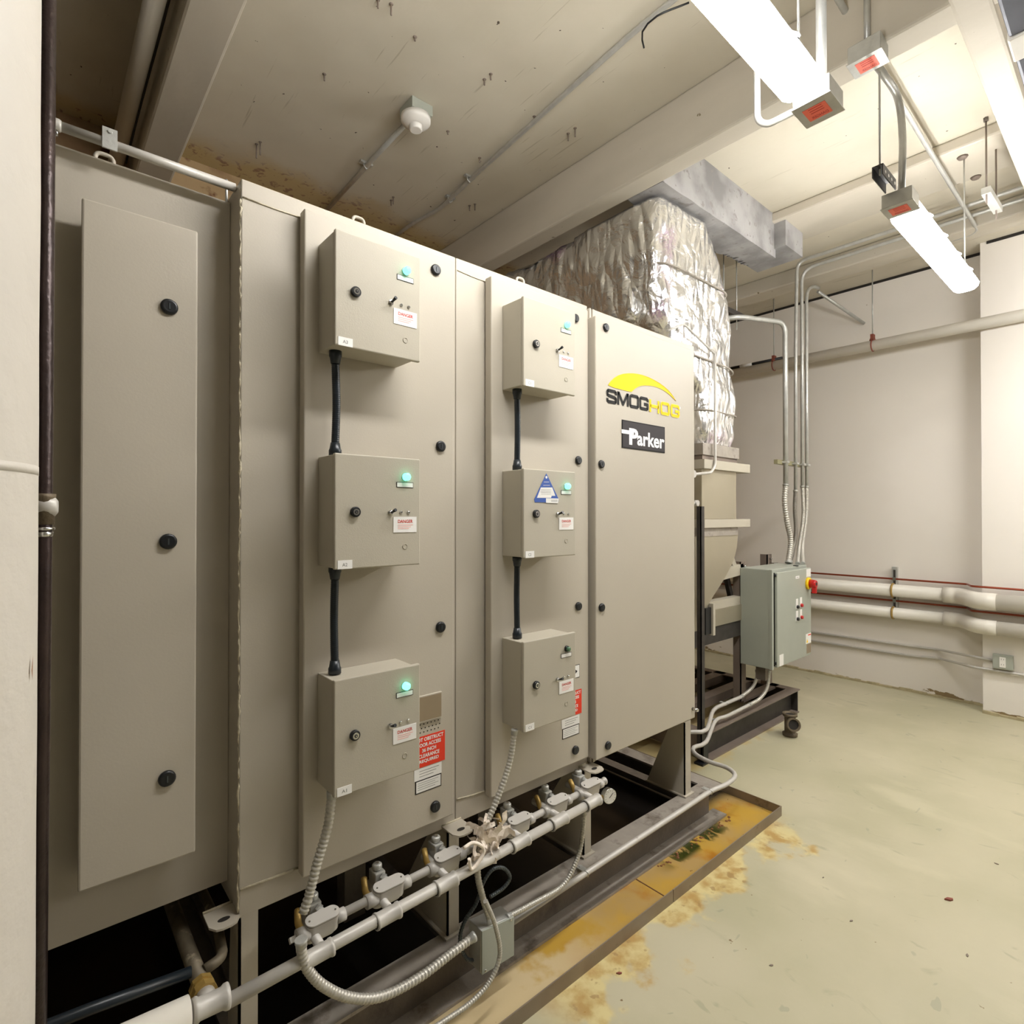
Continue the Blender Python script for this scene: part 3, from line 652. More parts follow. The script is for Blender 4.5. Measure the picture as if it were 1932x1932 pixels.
for i, (a, b_) in enumerate(bods):
    L = b_-a; c0 = Vector((a, YC, cz(a))); L2 = L*.70; s0 = a+L*.16
    r = thing('conduit_fitting', 'grey conduit fitting with oval cover plate, ' + names[i], 'conduit fitting', ((a+b_)/2, YC, cz(a)-.02), 'oval-covered fittings along the upper conduit')
    b = MB().m(ZINCP)
    # body: rounded trough under the cover
    N = 14; ov = []
    hw = .0185
    for k in range(N):
        t = math.pi/2 + math.pi*k/(N-1); ov.append((s0+hw+hw*math.cos(t), hw*math.sin(t)))
    for k in range(N):
        t = -math.pi/2 + math.pi*k/(N-1); ov.append((s0+L2-hw+hw*math.cos(t), hw*math.sin(t)))
    ax = Vector((0, -.20, .98)).normalized(); sdv = Vector((0, .98, .20)).normalized()   # cover faces up and forward
    P3 = lambda x, s_, d: Vector((x, YC, cz(a))) + sdv*s_ + ax*d
    b.prism([P3(x, s_*.97, -.020) for x, s_ in ov], ax*.040)
    b.prism([P3(s0+.01+(x-s0-.01)*.9, s_*.7, -.030) for x, s_ in ov], ax*.012)
    b.cyl((a, YC, cz(a)-.003), (s0+.01, YC, cz(a)-.003), .0185, 16).cyl((s0+L2-.005, YC, cz(a)), (b_, YC, cz(a)), .0165, 16)
    b.m(SHADOWGAP).prism([P3(x, s_*1.0, .020) for x, s_ in ov], ax*.002)
    b.build('body', r)
    cv = MB().m(ZINCP).prism([P3(x, s_*1.04, .022) for x, s_ in ov], ax*.004)
    cv.prism([P3(s0+.026+k*.01, .012+.018*math.sin(math.pi*k/4)*.6, .022) for k in range(5)], ax*.0035)
    for xx in (s0+.010, s0+L2-.010): cv.m(CHROME).prof(P3(xx, 0, .0262), ax, [(0,.003),(.001,.0025)], 8)
    cv.build('cover', r)
    # solenoid valve behind
    vx = a+.085; vr = thing('solenoid_valve', 'small square-coil valve with brass elbow, ' + vn[i], 'valve', (vx, 1.50, .45), 'valves under the cabinets')
    zc_ = cz(a)+.030; y_ = 1.452
    MB().m(ZINC).box(vx-.040, vx-.008, y_-.0, y_+.042, zc_-.034, zc_+.008).build('coil', vr, bevel=.003)
    MB().m(ZINC).prof((vx-.024, y_+.021, zc_+.008), (0,0,1), [(0,.010),(.003,.014),(.014,.014),(.017,.011),(.018,.0001)], 12).m(CHROME).prof((vx-.024, y_+.021, zc_+.025), (0,0,1), [(0,.007),(.003,.006)], 6).build('cap_nut', vr)
    MB().m(ZINC).tube([(vx-.02, y_, zc_-.008), (vx-.012, y_-.012, zc_-.012), (vx-.004, y_-.03, zc_-.03)], .0095, 12).prof((vx-.018, y_-.001, zc_-.008), (.3,-1,0), [(0,.012),(.007,.012)], 6).build('nipple', vr)
    MB().m(BRASS).tube(spline([(vx-.052, y_-.006, zc_-.050), (vx-.066, y_+.004, zc_-.034), (vx-.066, y_+.014, zc_-.016), (vx-.06, y_+.03, zc_-.008)], .006), .009, 10).prof((vx-.052, y_-.008, zc_-.055), (-.4,.2,1), [(0,.015),(.012,.015)], 6).build('brass_elbow', vr)
MB().m(ZINCP).prof((.514, YC, cz(.5)-.003), (-1,0,0), [(0,.0125),(.004,.0125)], 12).prof((.510, YC, cz(.5)-.003), (-1,0,0), [(0,.009),(.016,.009)], 4).build('end_plug', up_)
MB().m(ZINCP).prof((1.69, YC, cz(1.69)), (1,0,.016), [(0,.0125),(.012,.0125),(.014,.0145),(.02,.0145),(.022,.006)], 14).build('end_cap', up_)
# frayed tape bundle
rg = MB().m(RAG)
rc = onY(915, 1590, 1.385)
for k in range(44):
    p0 = rc + Vector((random.uniform(-.045,.06), random.uniform(-.012,.012), random.uniform(-.03,.055)))
    pts = [p0]; d = Vector((random.uniform(-1,1), random.uniform(-.5,.3), random.uniform(-1,1))).normalized()
    for j in range(5):
        d = (d + Vector((random.uniform(-.8,.8), random.uniform(-.5,.5), random.uniform(-.8,.8)))).normalized(); pts.append(pts[-1]+d*.013)
    P, fr = frames(spline(pts, .005)); b0 = len(rg.v); ww = random.uniform(.004, .011)
    for p, (t, N, Bn) in zip(P, fr): rg.v += [p+N*ww-Bn*.0006, p-N*ww-Bn*.0006, p+N*ww+Bn*.0006, p-N*ww+Bn*.0006]
    for j in range(len(P)-1):
        q = b0+4*j; rg.face([q, q+4, q+5, q+1], True); rg.face([q+2, q+3, q+7, q+6], True)
for cx, rr in ((1.075, .021), (1.135, .02), (1.165, .019)):
    pts = [(cx+.006*math.sin(a*3), YC+rr*math.cos(a), cz(cx)+rr*math.sin(a)) for a in [j*math.pi/12 for j in range(30)]]
    rg.tube(pts, .0055, 6)
pl_ = [onY(u, v_, 1.345) for u, v_ in ((875,1600),(893,1590),(912,1600),(908,1618),(890,1640),(885,1620))]
rg.tube(spline(pl_, .006), .0055, 6)
tag(rg.build('tape_bundle'), 'frayed whitish tape tied round the conduit and flexible cable', 'tape')

# flexible conduits
def flexc(pts, r, label, m=FLEX, ends=(1, 1), pitch=.0105):
    c_ = thing('flexible_conduit', label, 'conduit', pts[0], 'flexible metal conduits')
    MB().m(m).flex(pts, r, pitch).build('hose', c_)
    P = [Vector(p) for p in pts]
    for e, (a, b_) in zip(ends, ((P[0], P[1]), (P[-1], P[-2]))):
        if e:
            d = (b_-a).normalized(); MB().m(ZINC).prof(a-d*.004, d, [(0,r*1.18),(.007,r*1.18),(.008,r*1.06),(.018,r*1.06)], 12).build('connector', c_)
    return c_
yy = lambda L, Y: [onY(u, v_, Y) for u, v_ in L]
flexc(yy([(627,1495),(618,1560),(598,1630),(583,1690),(572,1722)], 1.395), .0125, 'bright flexible conduit hanging from the box marked A1 to the first fitting', ends=(1,0))
flexc(yy([(568,1775),(570,1800),(580,1828),(610,1860),(660,1882),(720,1880),(790,1845),(850,1800),(893,1768)], 1.352), .0128, 'thick flexible conduit sweeping low from the first fitting to the junction box')
flexc(yy([(971,1378),(961,1440),(937,1510),(912,1570),(901,1640),(910,1690),(925,1737)], 1.392), .0105, 'flexible conduit from the unlit control box down through the tape to the junction box')
flexc(yy([(1103,1530),(1097,1590),(1085,1630),(1060,1672),(1010,1702),(958,1730)], 1.395), .0088, 'thin flexible conduit curving from the pipe end to the junction box', pitch=.009)
flexc(yy([(916,1700),(934,1745),(943,1800),(925,1850),(890,1890),(845,1922),(800,1950)], 1.335), .0075, 'thin flexible conduit drooping in front of the junction box to the tray', ends=(0,0), pitch=.008)
flexc(yy([(925,1692),(950,1675),(962,1655),(950,1638),(930,1640),(912,1665),(898,1705),(876,1740),(868,1775),(880,1808),(900,1812)], 1.43), .0065, 'dark grey cable looping behind the junction box', m=DARKFLEX, ends=(0,1), pitch=.008)
# junction box on base frame
jb = thing('junction_box', 'galvanised square junction box on the base channel, conduits entering all round', 'junction box', (1.14, 1.42, .14))
A0 = onY(897, 1745, 1.385); A1 = onY(960, 1737, 1.385); A2 = onY(962, 1800, 1.385); A3 = onY(905, 1829, 1.385)
def slab(m_, q, y0, y1):
    b_ = MB().m(m_); return b_.prism([Vector((p.x, y0, p.z)) for p in q], (0, y1-y0, 0))
q = [Vector((1.072,0,.118)), Vector((1.205,0,.112)), Vector((1.205,0,.238)), Vector((1.072,0,.254))]
slab(ZINC, q, 1.388, 1.452).build('box', jb, bevel=.003)
slab(CABGREEN, q, 1.382, 1.388).m(CHROME).cyl((1.19,1.382,.236),(1.19,1.379,.236), .004, 8).cyl((1.085,1.382,.127),(1.085,1.379,.127), .004, 8).build('cover', jb, bevel=.002)
# long conduit along base frame, round the corner and on to the cabinet
def clip(x, y, z, root):
    MB().m(ZINC).tube([(x-.008, y, z+.0125), (x, y-.0128, z+.004), (x+.002, y-.006, z-.012), (x+.004, y+.012, z-.006), (x+.004, y+.04, z+.002)], .0035, 6).box(x-.006, x+.018, y+.012, y+.045, z-.001, z+.003).build('clip', root)
lc = thing('floor_conduit', 'long grey conduit clipped along the base channel, bending round its end', 'conduit', (1.8, 1.42, .2))
B(ZINCP).tube([(1.205,1.42,.188),(1.6,1.42,.198)] + spline([(2.30,1.42,.211),(2.50,1.42,.215),onZ(1372,1479,.22),onZ(1387,1463,.222),onZ(1371,1448,.222),onZ(1338,1437,.222),onZ(1311,1422,.222),onZ(1309,1410,.222),onZ(1332,1400,.224),(3.35,1.865,.23),(3.50,1.86,.23),(3.80,1.86,.235)], .03), .0115, 12).build('conduit', lc)
clip(1.60, 1.42, .198, lc); clip(2.50, 1.42, .215, lc); clip(3.35, 1.87, .232, lc)
flexc([(3.80,1.86,.235),(3.95,1.855,.25),(4.05,1.85,.31),(4.08,1.85,.42)], .0125, 'flexible conduit rising to the green cabinet, nearer of the pair', ends=(1,1))
lc2 = thing('floor_conduit', 'second grey conduit behind the long one, leading to the green cabinet', 'conduit', (3.3, 1.95, .25))
B(ZINCP).tube(spline([onZ(1270,1386,.25),onZ(1303,1381,.25),onZ(1332,1377,.25),(3.45,1.935,.256),(3.62,1.94,.262),(3.84,1.94,.262)], .03), .0125, 12).build('conduit', lc2)
clip(3.62, 1.94, .262, lc2)
flexc([(3.84,1.94,.262),(3.98,1.93,.30),(4.03,1.92,.36),(4.04,1.92,.42)], .0125, 'flexible conduit rising to the green cabinet, farther of the pair', ends=(1,1))

# bottom left pipework
tp = thing('pipe_tee', 'off-white pipe tee with a brass union under the left cabinet', 'pipe fitting', (.31, YP, .45))
MB().m(OLDPIPE).m(ZINCP).prof((.268, YP, .483), (1,0,-.06), [(0,.024),(.008,.026),(.014,.022),(.058,.022),(.064,.026),(.072,.026)], 18).tube([(.300,YP,.48),(.300,YP+.035,.481)], .020, 16).build('tee', tp)
MB().m(BRASS).prof((.300, YP+.032, .480), (0,1,0), [(0,.027),(.016,.027)], 8).prof((.300, YP+.048, .480), (0,1,0), [(0,.021),(.010,.021),(.011,.026),(.022,.026)], 8).build('union_nut', tp)
tag(MB().m(OLDPIPE).tube([(.300, YP+.068, .480), (.300, 1.60, .478), (.300, 2.6, .475)], .0175, 14).build('branch_pipe'), 'dirty old pipe running back from the brass union under the machine', 'pipe')
tag(MB().m(OLDPIPE).tube(fillet([(.312, YP+.10, .488), (.355, YP+.11, .49), (.372, 1.60, .492), (.372, 2.5, .492)], .03), .012, 12).build('branch_pipe'), 'thinner dirty pipe with an elbow right of the brass union', 'pipe')
tag(MB().m(INSUL).tube([(.262, YP, .484), (-.5, YP, .53)], .034, 20).build('insulated_pipe'), 'white jacketed pipe leaving the tee at the bottom left', 'pipe')
tag(MB().m(BLACKHOSE).tube([(.285, 1.46, .50), (.1, 1.47, .515), (-.4, 1.48, .55)], .012, 12).build('rubber_hose'), 'black rubber hose behind the white pipe at the bottom left', 'hose')

# left foreground: big jacketed riser and dark pipe
wj = thing('insulated_riser', 'large white paper-jacketed riser pipe at the left edge, torn in places', 'pipe', (-.152, 1.0, 0))
rj = .16
P = [(-.152, 1.0, z_*.06) for z_ in range(0, 63)]
B(JACKET).tube([Vector(p) for p in P], lambda i: rj + .0012*noise.noise(Vector((i*.35, 0, 0))), 48).build('jacket', wj)
for zz in (1.605,): B(JACKET).tube([(-.152,1.0,zz),(-.152,1.0,zz+.012)], rj+.0004, 48, caps=True).build('lap_band', wj)
tr = MB().m(mat('torn_jacket', srgb(150, 110, 80), .8, var=.2))
def jpt(ang, zz, dr=.001): return Vector((-.152+(rj+dr)*math.cos(ang), 1.0+(rj+dr)*math.sin(ang), zz))
tr.poly([jpt(-.42,.845,.0025), jpt(-.36,.862,.0025), jpt(-.30,.872,.0025), jpt(-.36,.845,.0025)][::-1]).poly([jpt(-.33,1.352,.0025), jpt(-.30,1.37,.0025), jpt(-.31,1.338,.0025)][::-1])
tr.build('tear', wj)
dp = thing('dark_riser', 'dark rusty iron pipe rising beside the white riser with a collar halfway', 'pipe', (.018, 1.3, 0))
B(DARKPIPE).tube([(.012,1.3,0),(.0175,1.3,1.5),(.020,1.3,ZC)], .0125, 16).build('pipe', dp)
zc_ = onY(90, 958, 1.3).z
MB().m(IRON).prof((.0175,1.3,zc_-.03), (0,0,1), [(0,.016),(.045,.016),(.048,.0175),(.055,.0175)], 16).build('collar', dp)
MB().m(ZINCP).prof((.005,1.3,zc_+.002), (1,0,0), [(0,.018),(.028,.018),(.033,.010)], 16).m(CHROME).prof((.0175,1.3,zc_-.04), (0,0,1), [(0,.0165),(.005,.0165)], 16).prof((.0175,1.3,zc_-.052), (0,0,1), [(0,.013),(.009,.0145)], 16).build('clamp', dp)
cl = thing('wall_conduit', 'light grey horizontal conduit above the left cabinet ending at the first filter cabinet', 'conduit', (.2, 1.55, 2.395))
B(ZINCP).tube([(.028,1.55,2.396),(.395,1.55,2.398)], .0105, 14).build('conduit', cl)
MB().m(ZINCP).prof((.0,1.55,2.396), (1,0,0), [(0,.0135),(.042,.0135),(.046,.0115)], 14).m(CHROME).cyl((.038,1.548,2.385),(.038,1.548,2.372), .003, 8).build('coupling', cl)
MB().m(ZINC).box(.117, .145, 1.537, 1.541, 2.378, 2.425).m(ZINC).prof((.131,1.537,2.417),(0,-1,0),[(0,.005),(.003,.004)],8).build('strap', cl)
tag(B(ZINC).cyl((.392,1.62,2.385),(.392,1.62,2.45), .0035, 8).build('thin_stud'), 'thin stud standing where the left cabinet meets the taller one', 'rod')

# ------------------------------------------------------------------ ceiling runs on the left
pv = thing('ceiling_pipe', 'beige pipe with a dark elbow running beside the left ceiling beam', 'pipe', (.345, 2.9, 3.5))
B(JOISTM).tube([(.345, 1.98, 3.5), (.345, 3.82, 3.5)], .035, 18).build('pipe', pv)
MB().m(DARKPIPE).tube(fillet([(.345,2.02,3.5),(.345,1.93,3.5),(.24,1.90,3.5)], .05), .045, 18).m(WHITE).tube([(.245,1.90,3.5),(.225,1.90,3.5)], .047, 18).m(DARKPIPE).tube([(.225,1.90,3.5),(-.5,1.88,3.5)], .03, 16).build('elbow', pv)
tag(B(BLACK).tube(spline([(.395,1.7,3.55),(.388,2.2,3.52),(.395,2.7,3.55),(.390,3.2,3.53),(.398,3.8,3.55)], .05), .006, 6).build('black_cable'), 'thin black cable drooping along the left ceiling beam', 'cable')
sm_ = thing('smoke_detector', 'round white smoke detector on a square grey ceiling box', 'smoke detector', (1.535, 2.56, ZC))
B(CABGREEN).box(1.475, 1.60, 2.49, 2.62, ZC-.055, ZC).build('mounting_box', sm_, bevel=.003)
MB().m(WHITE).prof((1.535,2.555,ZC-.055), (0,0,-1), [(0,.078),(.022,.078),(.03,.072),(.042,.05),(.044,.042),(.044,.034),(.066,.034),(.070,.028)], 32).build('sensor_head', sm_)
dc = thing('ceiling_conduit', 'short grey conduit across the ceiling from the smoke detector to the rusty wall edge', 'conduit', (1.54, 3.1, 3.69))
B(ZINC).tube([(1.54,2.62,3.695),(1.545,3.15,3.695),(1.56,3.825,3.695)], .0135, 12).build('conduit', dc)
B(ZINC).box(1.505, 1.585, 3.14, 3.165, 3.705, 3.718).tube([(1.528,3.152,3.712),(1.532,3.152,3.692),(1.545,3.152,3.678),(1.558,3.152,3.692),(1.562,3.152,3.712)], .005, 6).build('clip', dc)
lcd = thing('ceiling_conduit', 'long grey conduit crossing the ceiling toward the lamp, kinked near the wall', 'conduit', (2.05, 2.6, 3.69))
B(ZINC).tube(fillet([(2.0,-.5,3.695),(2.01,1.5,3.695),(2.10,2.75,3.695),(2.15,3.25,3.695),(2.105,3.55,3.695),(2.10,3.825,3.695)], .08), .0125, 12).build('conduit', lcd)
for x, y in ((2.143, 3.12), (2.105, 2.85)): B(ZINC).box(x-.035, x+.035, y-.012, y+.012, 3.707, 3.718).tube([(x-.016,y,3.71),(x-.014,y,3.69),(x,y,3.68),(x+.014,y,3.69),(x+.016,y,3.71)], .005, 6).build('clip', lcd)
tag(B(BLACK).tube(spline([onZ(1215,90,3.6), onZ(1212,60,3.6), onZ(1240,30,3.6), onZ(1300,5,3.62)], .03), .004, 6).build('hanging_wire'), 'thin wire looping below the ceiling left of the big lamp', 'wire')

# ------------------------------------------------------------------ lamps
def fixture(x0, label, hid=False):
    x1 = x0+1.215; y0, y1 = .655, .785; zb = 2.865
    r = thing('light_fixture', label, 'lamp', ((x0+x1)/2, .72, zb+.12), 'strip lights in a row')
    prof_ = [(y0+.040, zb+.086), (y0+.012, zb+.062), (y0+.002, zb+.04), (y0+.008, zb+.018), (y0+.028, zb+.003), (y0+.05, zb), (y1-.05, zb), (y1-.028, zb+.003), (y1-.008, zb+.018), (y1-.002, zb+.04), (y1-.012, zb+.062), (y1-.040, zb+.086)]
    B(TRANSP).prism([(x0+.012, a, b_) for a, b_ in prof_], (x1-x0-.024, 0, 0)).build('diffuser', r, bevel=.006)
    B(FIXT).prism([(x0, a, b_) for a, b_ in [(y0+.036, zb+.084), (y0+.036, zb+.115), (y1-.036, zb+.115), (y1-.036, zb+.084)]], (x1-x0, 0, 0)).build('housing', r)
    for t in (.15, .38, .62, .85):
        xx = x0+(x1-x0)*t
        B(FIXT).prism([(xx-.008, y0+.034, zb+.096), (xx-.008, y0+.034, zb+.088), (xx-.008, y0+.006, zb+.062), (xx-.008, y0+.003, zb+.066)], (.016, 0, 0)).build('latch_clip', r)
    for t in (.97,):
        xx = x0+(x1-x0)*t; B(ZINC).cyl((xx, .72, zb+.10), (xx, .72, ZC), .004, 6).build('hanger_rod', r)
    return r
fixture(.625, 'bright strip light nearest the camera, cut by the top edge')
fixture(2.94, 'bright strip light farther away, hanging in front of the white wall')
# unseen strip lights, placed to brighten the far wall; the farther one is added
proto = [o for o in sc.objects if o.name == 'light_fixture'][0]
for yl, lb in ((-.35, 'unseen strip light just outside the right edge, set across to brighten the far wall'), (-1.9, 'added unseen strip light farther outside the right edge, brightening the far wall')):
    c = copy_tree(proto, Vector((4.62, yl, proto.location.z))); c.rotation_euler = (0, 0, math.pi/2); c['label'] = lb
def ebox(x0, x1, y0, y1, z0, h, label, mt=ZINC):
    r = thing('junction_box', label, 'junction box', ((x0+x1)/2, (y0+y1)/2, z0+h), 'junction boxes beside the lamps')
    B(mt).box(x0, x1, y0, y1, z0, z0+h).build('box', r, bevel=.003)
    B(ZINC).box(x0-.004, x1+.004, y0-.004, y1+.004, z0-.003, z0).build('cover', r, bevel=.001)
    cx, cy = (x0+x1)/2, (y0+y1)/2
    s = MB().m(ORANGE).box(cx-.034, cx+.034, cy-.032, cy+.036, z0-.0042, z0-.0031).m(REDTXT).text('DANGER', (cx+.026, cy-.024, z0-.0045), .05, .013, bold=.02, xdir=(0,1,0), zdir=(-1,0,0))
    for i in range(3): s.box(cx-.004-.012*i, cx-.001-.012*i, cy-.02, cy+.02, z0-.0046, z0-.0042)
    s.build('danger_sticker', r, label='orange-red danger sticker')
    return r
ebox(1.862, 1.98, .652, .762, 2.865, .06, 'galvanised box with orange sticker at the near lamp end')
ebox(2.46, 2.557, .68, .795, 3.35, .07, 'galvanised box with orange sticker high between the two lamps')
ebox(2.755, 2.862, .652, .762, 2.865, .06, 'galvanised box with orange sticker at the end of the far lamp')
def pipe(name, pts, r, label, m=ZINC, cat='conduit', fr=.06, n=12, group=None):
    o = B(m).tube(fillet(pts, fr) if len(pts) > 2 else [Vector(p) for p in pts], r, n).build(name); tag(o, label, cat, group); return o
pipe('conduit', [(1.945, .705, 2.925), (1.945, .705, 3.5), (1.945, .705, ZC)], .016, 'stout vertical conduit from the near lamp box up to the ceiling')
pipe('conduit', [(1.92,.765,2.90),(1.915,.87,2.90),(1.91,.90,2.93),(1.905,.90,3.3),(1.90,.90,ZC)], .011, 'curved conduit swinging back from the near lamp box', fr=.08)
pipe('conduit', [(2.51,.74,3.42),(2.51,.74,ZC)], .012, 'short riser above the high box between the lamps')
pipe('conduit', [(2.557,.735,3.39),(2.85,.72,3.385),(2.87,.71,3.2),(2.835,.71,2.925)], .0145, 'bent conduit dropping from the high box to the far lamp box', fr=.10)
pipe('conduit', [(1.6,.83,3.70),(2.47,.82,3.62),(5.10,.82,3.60),(5.16,.86,3.60),(5.17,1.12,3.60)], .0125, 'long thin conduit along the ceiling beyond the high box, hooked at its end', fr=.05)
st = thing('strut_channel', 'short black slotted channel beside the far lamp box', 'bracket', (2.70,.74,2.98))
b = B(BLACKSTEEL).box(2.60, 2.77, .712, .716, 2.935, 2.975).box(2.60, 2.77, .748, .752, 2.935, 2.975).box(2.60, 2.77, .712, .752, 2.975, 2.979)
b.build('channel', st)
sl = B(WHITE)
for i in range(4): sl.cyl((2.63+.04*i,.7118,2.955),(2.63+.04*i,.7112,2.955), .007, 10)
sl.build('slots', st)
B(ZINC).cyl((2.63,.732,2.95),(2.63,.732,ZC), .004, 8).build('hanger_rod', st)
# hangers at the right ceiling
def trapeze(px, p2, zt, zb, label, rods, along):
    a = onZ(px[0], px[1], zb); b_ = onZ(p2[0], p2[1], zb)
    r = thing('strut_hanger', label, 'hanger', ((a.x+b_.x)/2, (a.y+b_.y)/2, zb), 'hung struts on rods')
    w_ = .02
    d = (b_-a).normalized(); s_ = Vector((-d.y, d.x, 0))*w_
    q = MB().m(ZINC).prism([a+s_, a-s_, b_-s_, b_+s_], (0,0,.035))
    q.build('strut', r)
    for t in rods:
        p = a.lerp(b_, t); B(BROWNSTEEL).cyl(p-Vector((0,0,.05)), Vector((p.x, p.y, ZC)), .0045, 6).build('rod', r); MB().m(STEEL).cyl((p.x,p.y,ZC-.02),(p.x,p.y,ZC), .012, 6).build('anchor', r)
    return r
trapeze((1860,365), (1883,402), ZC, 3.30, 'small strut hung on two rods at the right of the ceiling', (.05, .85), 'x')
a = onZ(1803, 310, ZC)
for i, (u, v_) in enumerate(((1816,296),(1841,334),(1382,470),(1421,492))):
    p = onZ(u, v_, ZC - (.07 if i < 2 else 0)-.001); lbl = ['rusty insert in the ceiling beyond the far lamp, upper one','rusty insert in the ceiling beyond the far lamp, lower one','rusty insert in the ceiling right of the foil duct, left one','rusty insert in the ceiling right of the foil duct, right one'][i]; tag(MB().m(BROWNSTEEL).prof(p, (0,0,-1), [(0,.028),(.012,.02),(.013,.012)], 10).build('ceiling_insert'), lbl, 'ceiling insert', 'rusty inserts in the ceiling')
# dark duct/pipe at the top right corner
dd = thing('dark_duct', 'dark blue-grey duct with a white joint at the top right corner', 'duct', (2.6,.26,3.2))
zz = 3.18
a = onZ(1880, 0, zz); b_ = onZ(1925, 0, zz)
B(DARKBLUE).box(.5, 2.52, b_.y-.02, a.y, zz, zz+.14).build('duct', dd, bevel=.01)
B(WHITE).box(2.52, 2.66, b_.y-.035, a.y+.004, zz-.006, zz+.15).build('joint', dd, bevel=.006)
B(DARKBLUE).box(2.66, 3.1, b_.y-.02, a.y, zz, zz+.14).build('duct_section', dd, bevel=.01)
for xx in (1.0, 2.2, 3.0): B(ZINC).cyl((xx, a.y+.01, zz), (xx, a.y+.01, ZC), .004, 6).build('hanger_rod', dd)

# ------------------------------------------------------------------ foil wrapped duct
fd = thing('wrapped_duct', 'crumpled silver-foil insulated duct rising over the end cabinet to the beam', 'duct', (3.3, 2.1, 1.98))
def crumple(p, nrm, amp=1.0):
    a = noise.noise(p*3.3)*.022 + (abs(noise.noise(Vector((p.x*9, p.y*9, p.z*3.2))))-.2)*.026 + abs(noise.noise(Vector((p.x*17,p.y*17,p.z*7))))*.014
    return p + nrm*a*amp
def loft(secs, ns=60, sub=10, amp=1.0, rr=.07):
    """secs: (x0,x1,y0,y1,z) ; rounded-rectangle rings"""
    mb = MB().m(FOIL); rings = []
    S = []
    for i in range(len(secs)-1):
        n_ = max(2, int(abs(secs[i][4]-secs[i+1][4])/.012))
        for k_ in range(n_):
            t = k_/n_; t2 = t*t*(3-2*t); S.append([secs[i][j]*(1-t2)+secs[i+1][j]*t2 if j < 4 else secs[i][j]*(1-t)+secs[i+1][j]*t for j in range(5)])
    S.append(list(secs[-1]))
    N_ = 4*ns
    for x0, x1, y0, y1, z_ in S:
        cx, cy, hx, hy = (x0+x1)/2, (y0+y1)/2, (x1-x0)/2, (y1-y0)/2; ring = []
        for k_ in range(N_):
            a = 2*math.pi*k_/N_; c_, s_ = math.cos(a), math.sin(a)
            e_ = .26
            px = hx*math.copysign(abs(c_)**e_, c_); py = hy*math.copysign(abs(s_)**e_, s_)
            nr = Vector((c_*abs(c_)**.6/hx, s_*abs(s_)**.6/hy, 0)).normalized()
            p = Vector((cx+px, cy+py, z_)); ring.append(crumple(p, nr, amp))
        rings.append(ring)
    b0 = len(mb.v)
    for r_ in rings: mb.v += r_
    for i in range(len(rings)-1):
        for k_ in range(N_):
            j = (k_+1) % N_; mb.face([b0+i*N_+k_, b0+(i+1)*N_+k_, b0+(i+1)*N_+j, b0+i*N_+j], True)
    mb.face([b0+k_ for k_ in range(N_)]); mb.face([b0+(len(rings)-1)*N_+k_ for k_ in range(N_)][::-1])
    return mb
loft([(2.70,3.30,1.85,2.55,3.39),(2.70,3.36,1.85,2.55,3.30),(2.70,3.50,1.86,2.55,3.12),(2.73,3.60,1.87,2.5,2.95),(2.79,3.66,1.88,2.42,2.78),(2.90,3.69,1.90,2.36,2.62),(3.12,3.71,1.90,2.32,2.48),(3.26,3.72,1.90,2.30,2.34),(3.27,3.72,1.90,2.30,2.25),(3.27,3.72,1.90,2.30,2.12),(3.30,3.69,1.92,2.28,2.02)]).build('riser_jacket', fd)
# horizontal run back over the machine
def boxfoil(x0, x1, y0, y1, z0, z1):
    mb = MB().m(FOIL); st_ = .02
    def grid(o, U, V, n_):
        nu = max(2, int(U.length/st_)); nv = max(2, int(V.length/st_)); b0 = len(mb.v)
        for i in range(nu+1):
            for j in range(nv+1):
                a, c_ = i/nu, j/nv; p = o+U*a+V*c_
                e_ = min(a, 1-a)*U.length; f_ = min(c_, 1-c_)*V.length; rnd = (max(0, 1-e_/.05)**2 + max(0, 1-f_/.05)**2)*.02
                mb.v.append(crumple(p, n_) - n_*rnd)
        for i in range(nu):
            for j in range(nv):
                q_ = b0+i*(nv+1)+j; mb.face([q_, q_+nv+1, q_+nv+2, q_+1], True)
    grid(Vector((x0,y0,z0)), Vector((0,y1-y0,0)), Vector((0,0,z1-z0)), Vector((-1,0,0)))
    grid(Vector((x0,y0,z0)), Vector((x1-x0,0,0)), Vector((0,y1-y0,0)), Vector((0,0,-1)))
    grid(Vector((x0,y0,z0)), Vector((x1-x0,0,0)), Vector((0,0,z1-z0)), Vector((0,-1,0)))
    grid(Vector((x1,y0,z0)), Vector((0,y1-y0,0)), Vector((0,0,z1-z0)), Vector((1,0,0)))
    grid(Vector((x0,y0,z1)), Vector((x1-x0,0,0)), Vector((0,y1-y0,0)), Vector((0,0,1)))
    return mb
boxfoil(2.715, 3.40, 2.05, 3.82, 2.74, 3.385).build('run_jacket', fd)
def strapring(secs, z_, r_=.006, tilt=0):
    x0, x1, y0, y1 = secs; pts = []
    for k_ in range(49):
        a = 2*math.pi*k_/48; c_, s_ = math.cos(a), math.sin(a)
        pts.append(Vector(((x0+x1)/2+((x1-x0)/2+.014)*math.copysign(abs(c_)**.3, c_), (y0+y1)/2+((y1-y0)/2+.012)*math.copysign(abs(s_)**.3, s_), z_+tilt*c_)))
    return MB().m(STEELF).tube(pts, r_, 6).build('strap', fd)
strapring((2.745,3.56,1.86,2.54), 3.03); strapring((2.98,3.70,1.90,2.34), 2.56, .006, -.03); strapring((3.27,3.72,1.90,2.30), 2.24, .005)
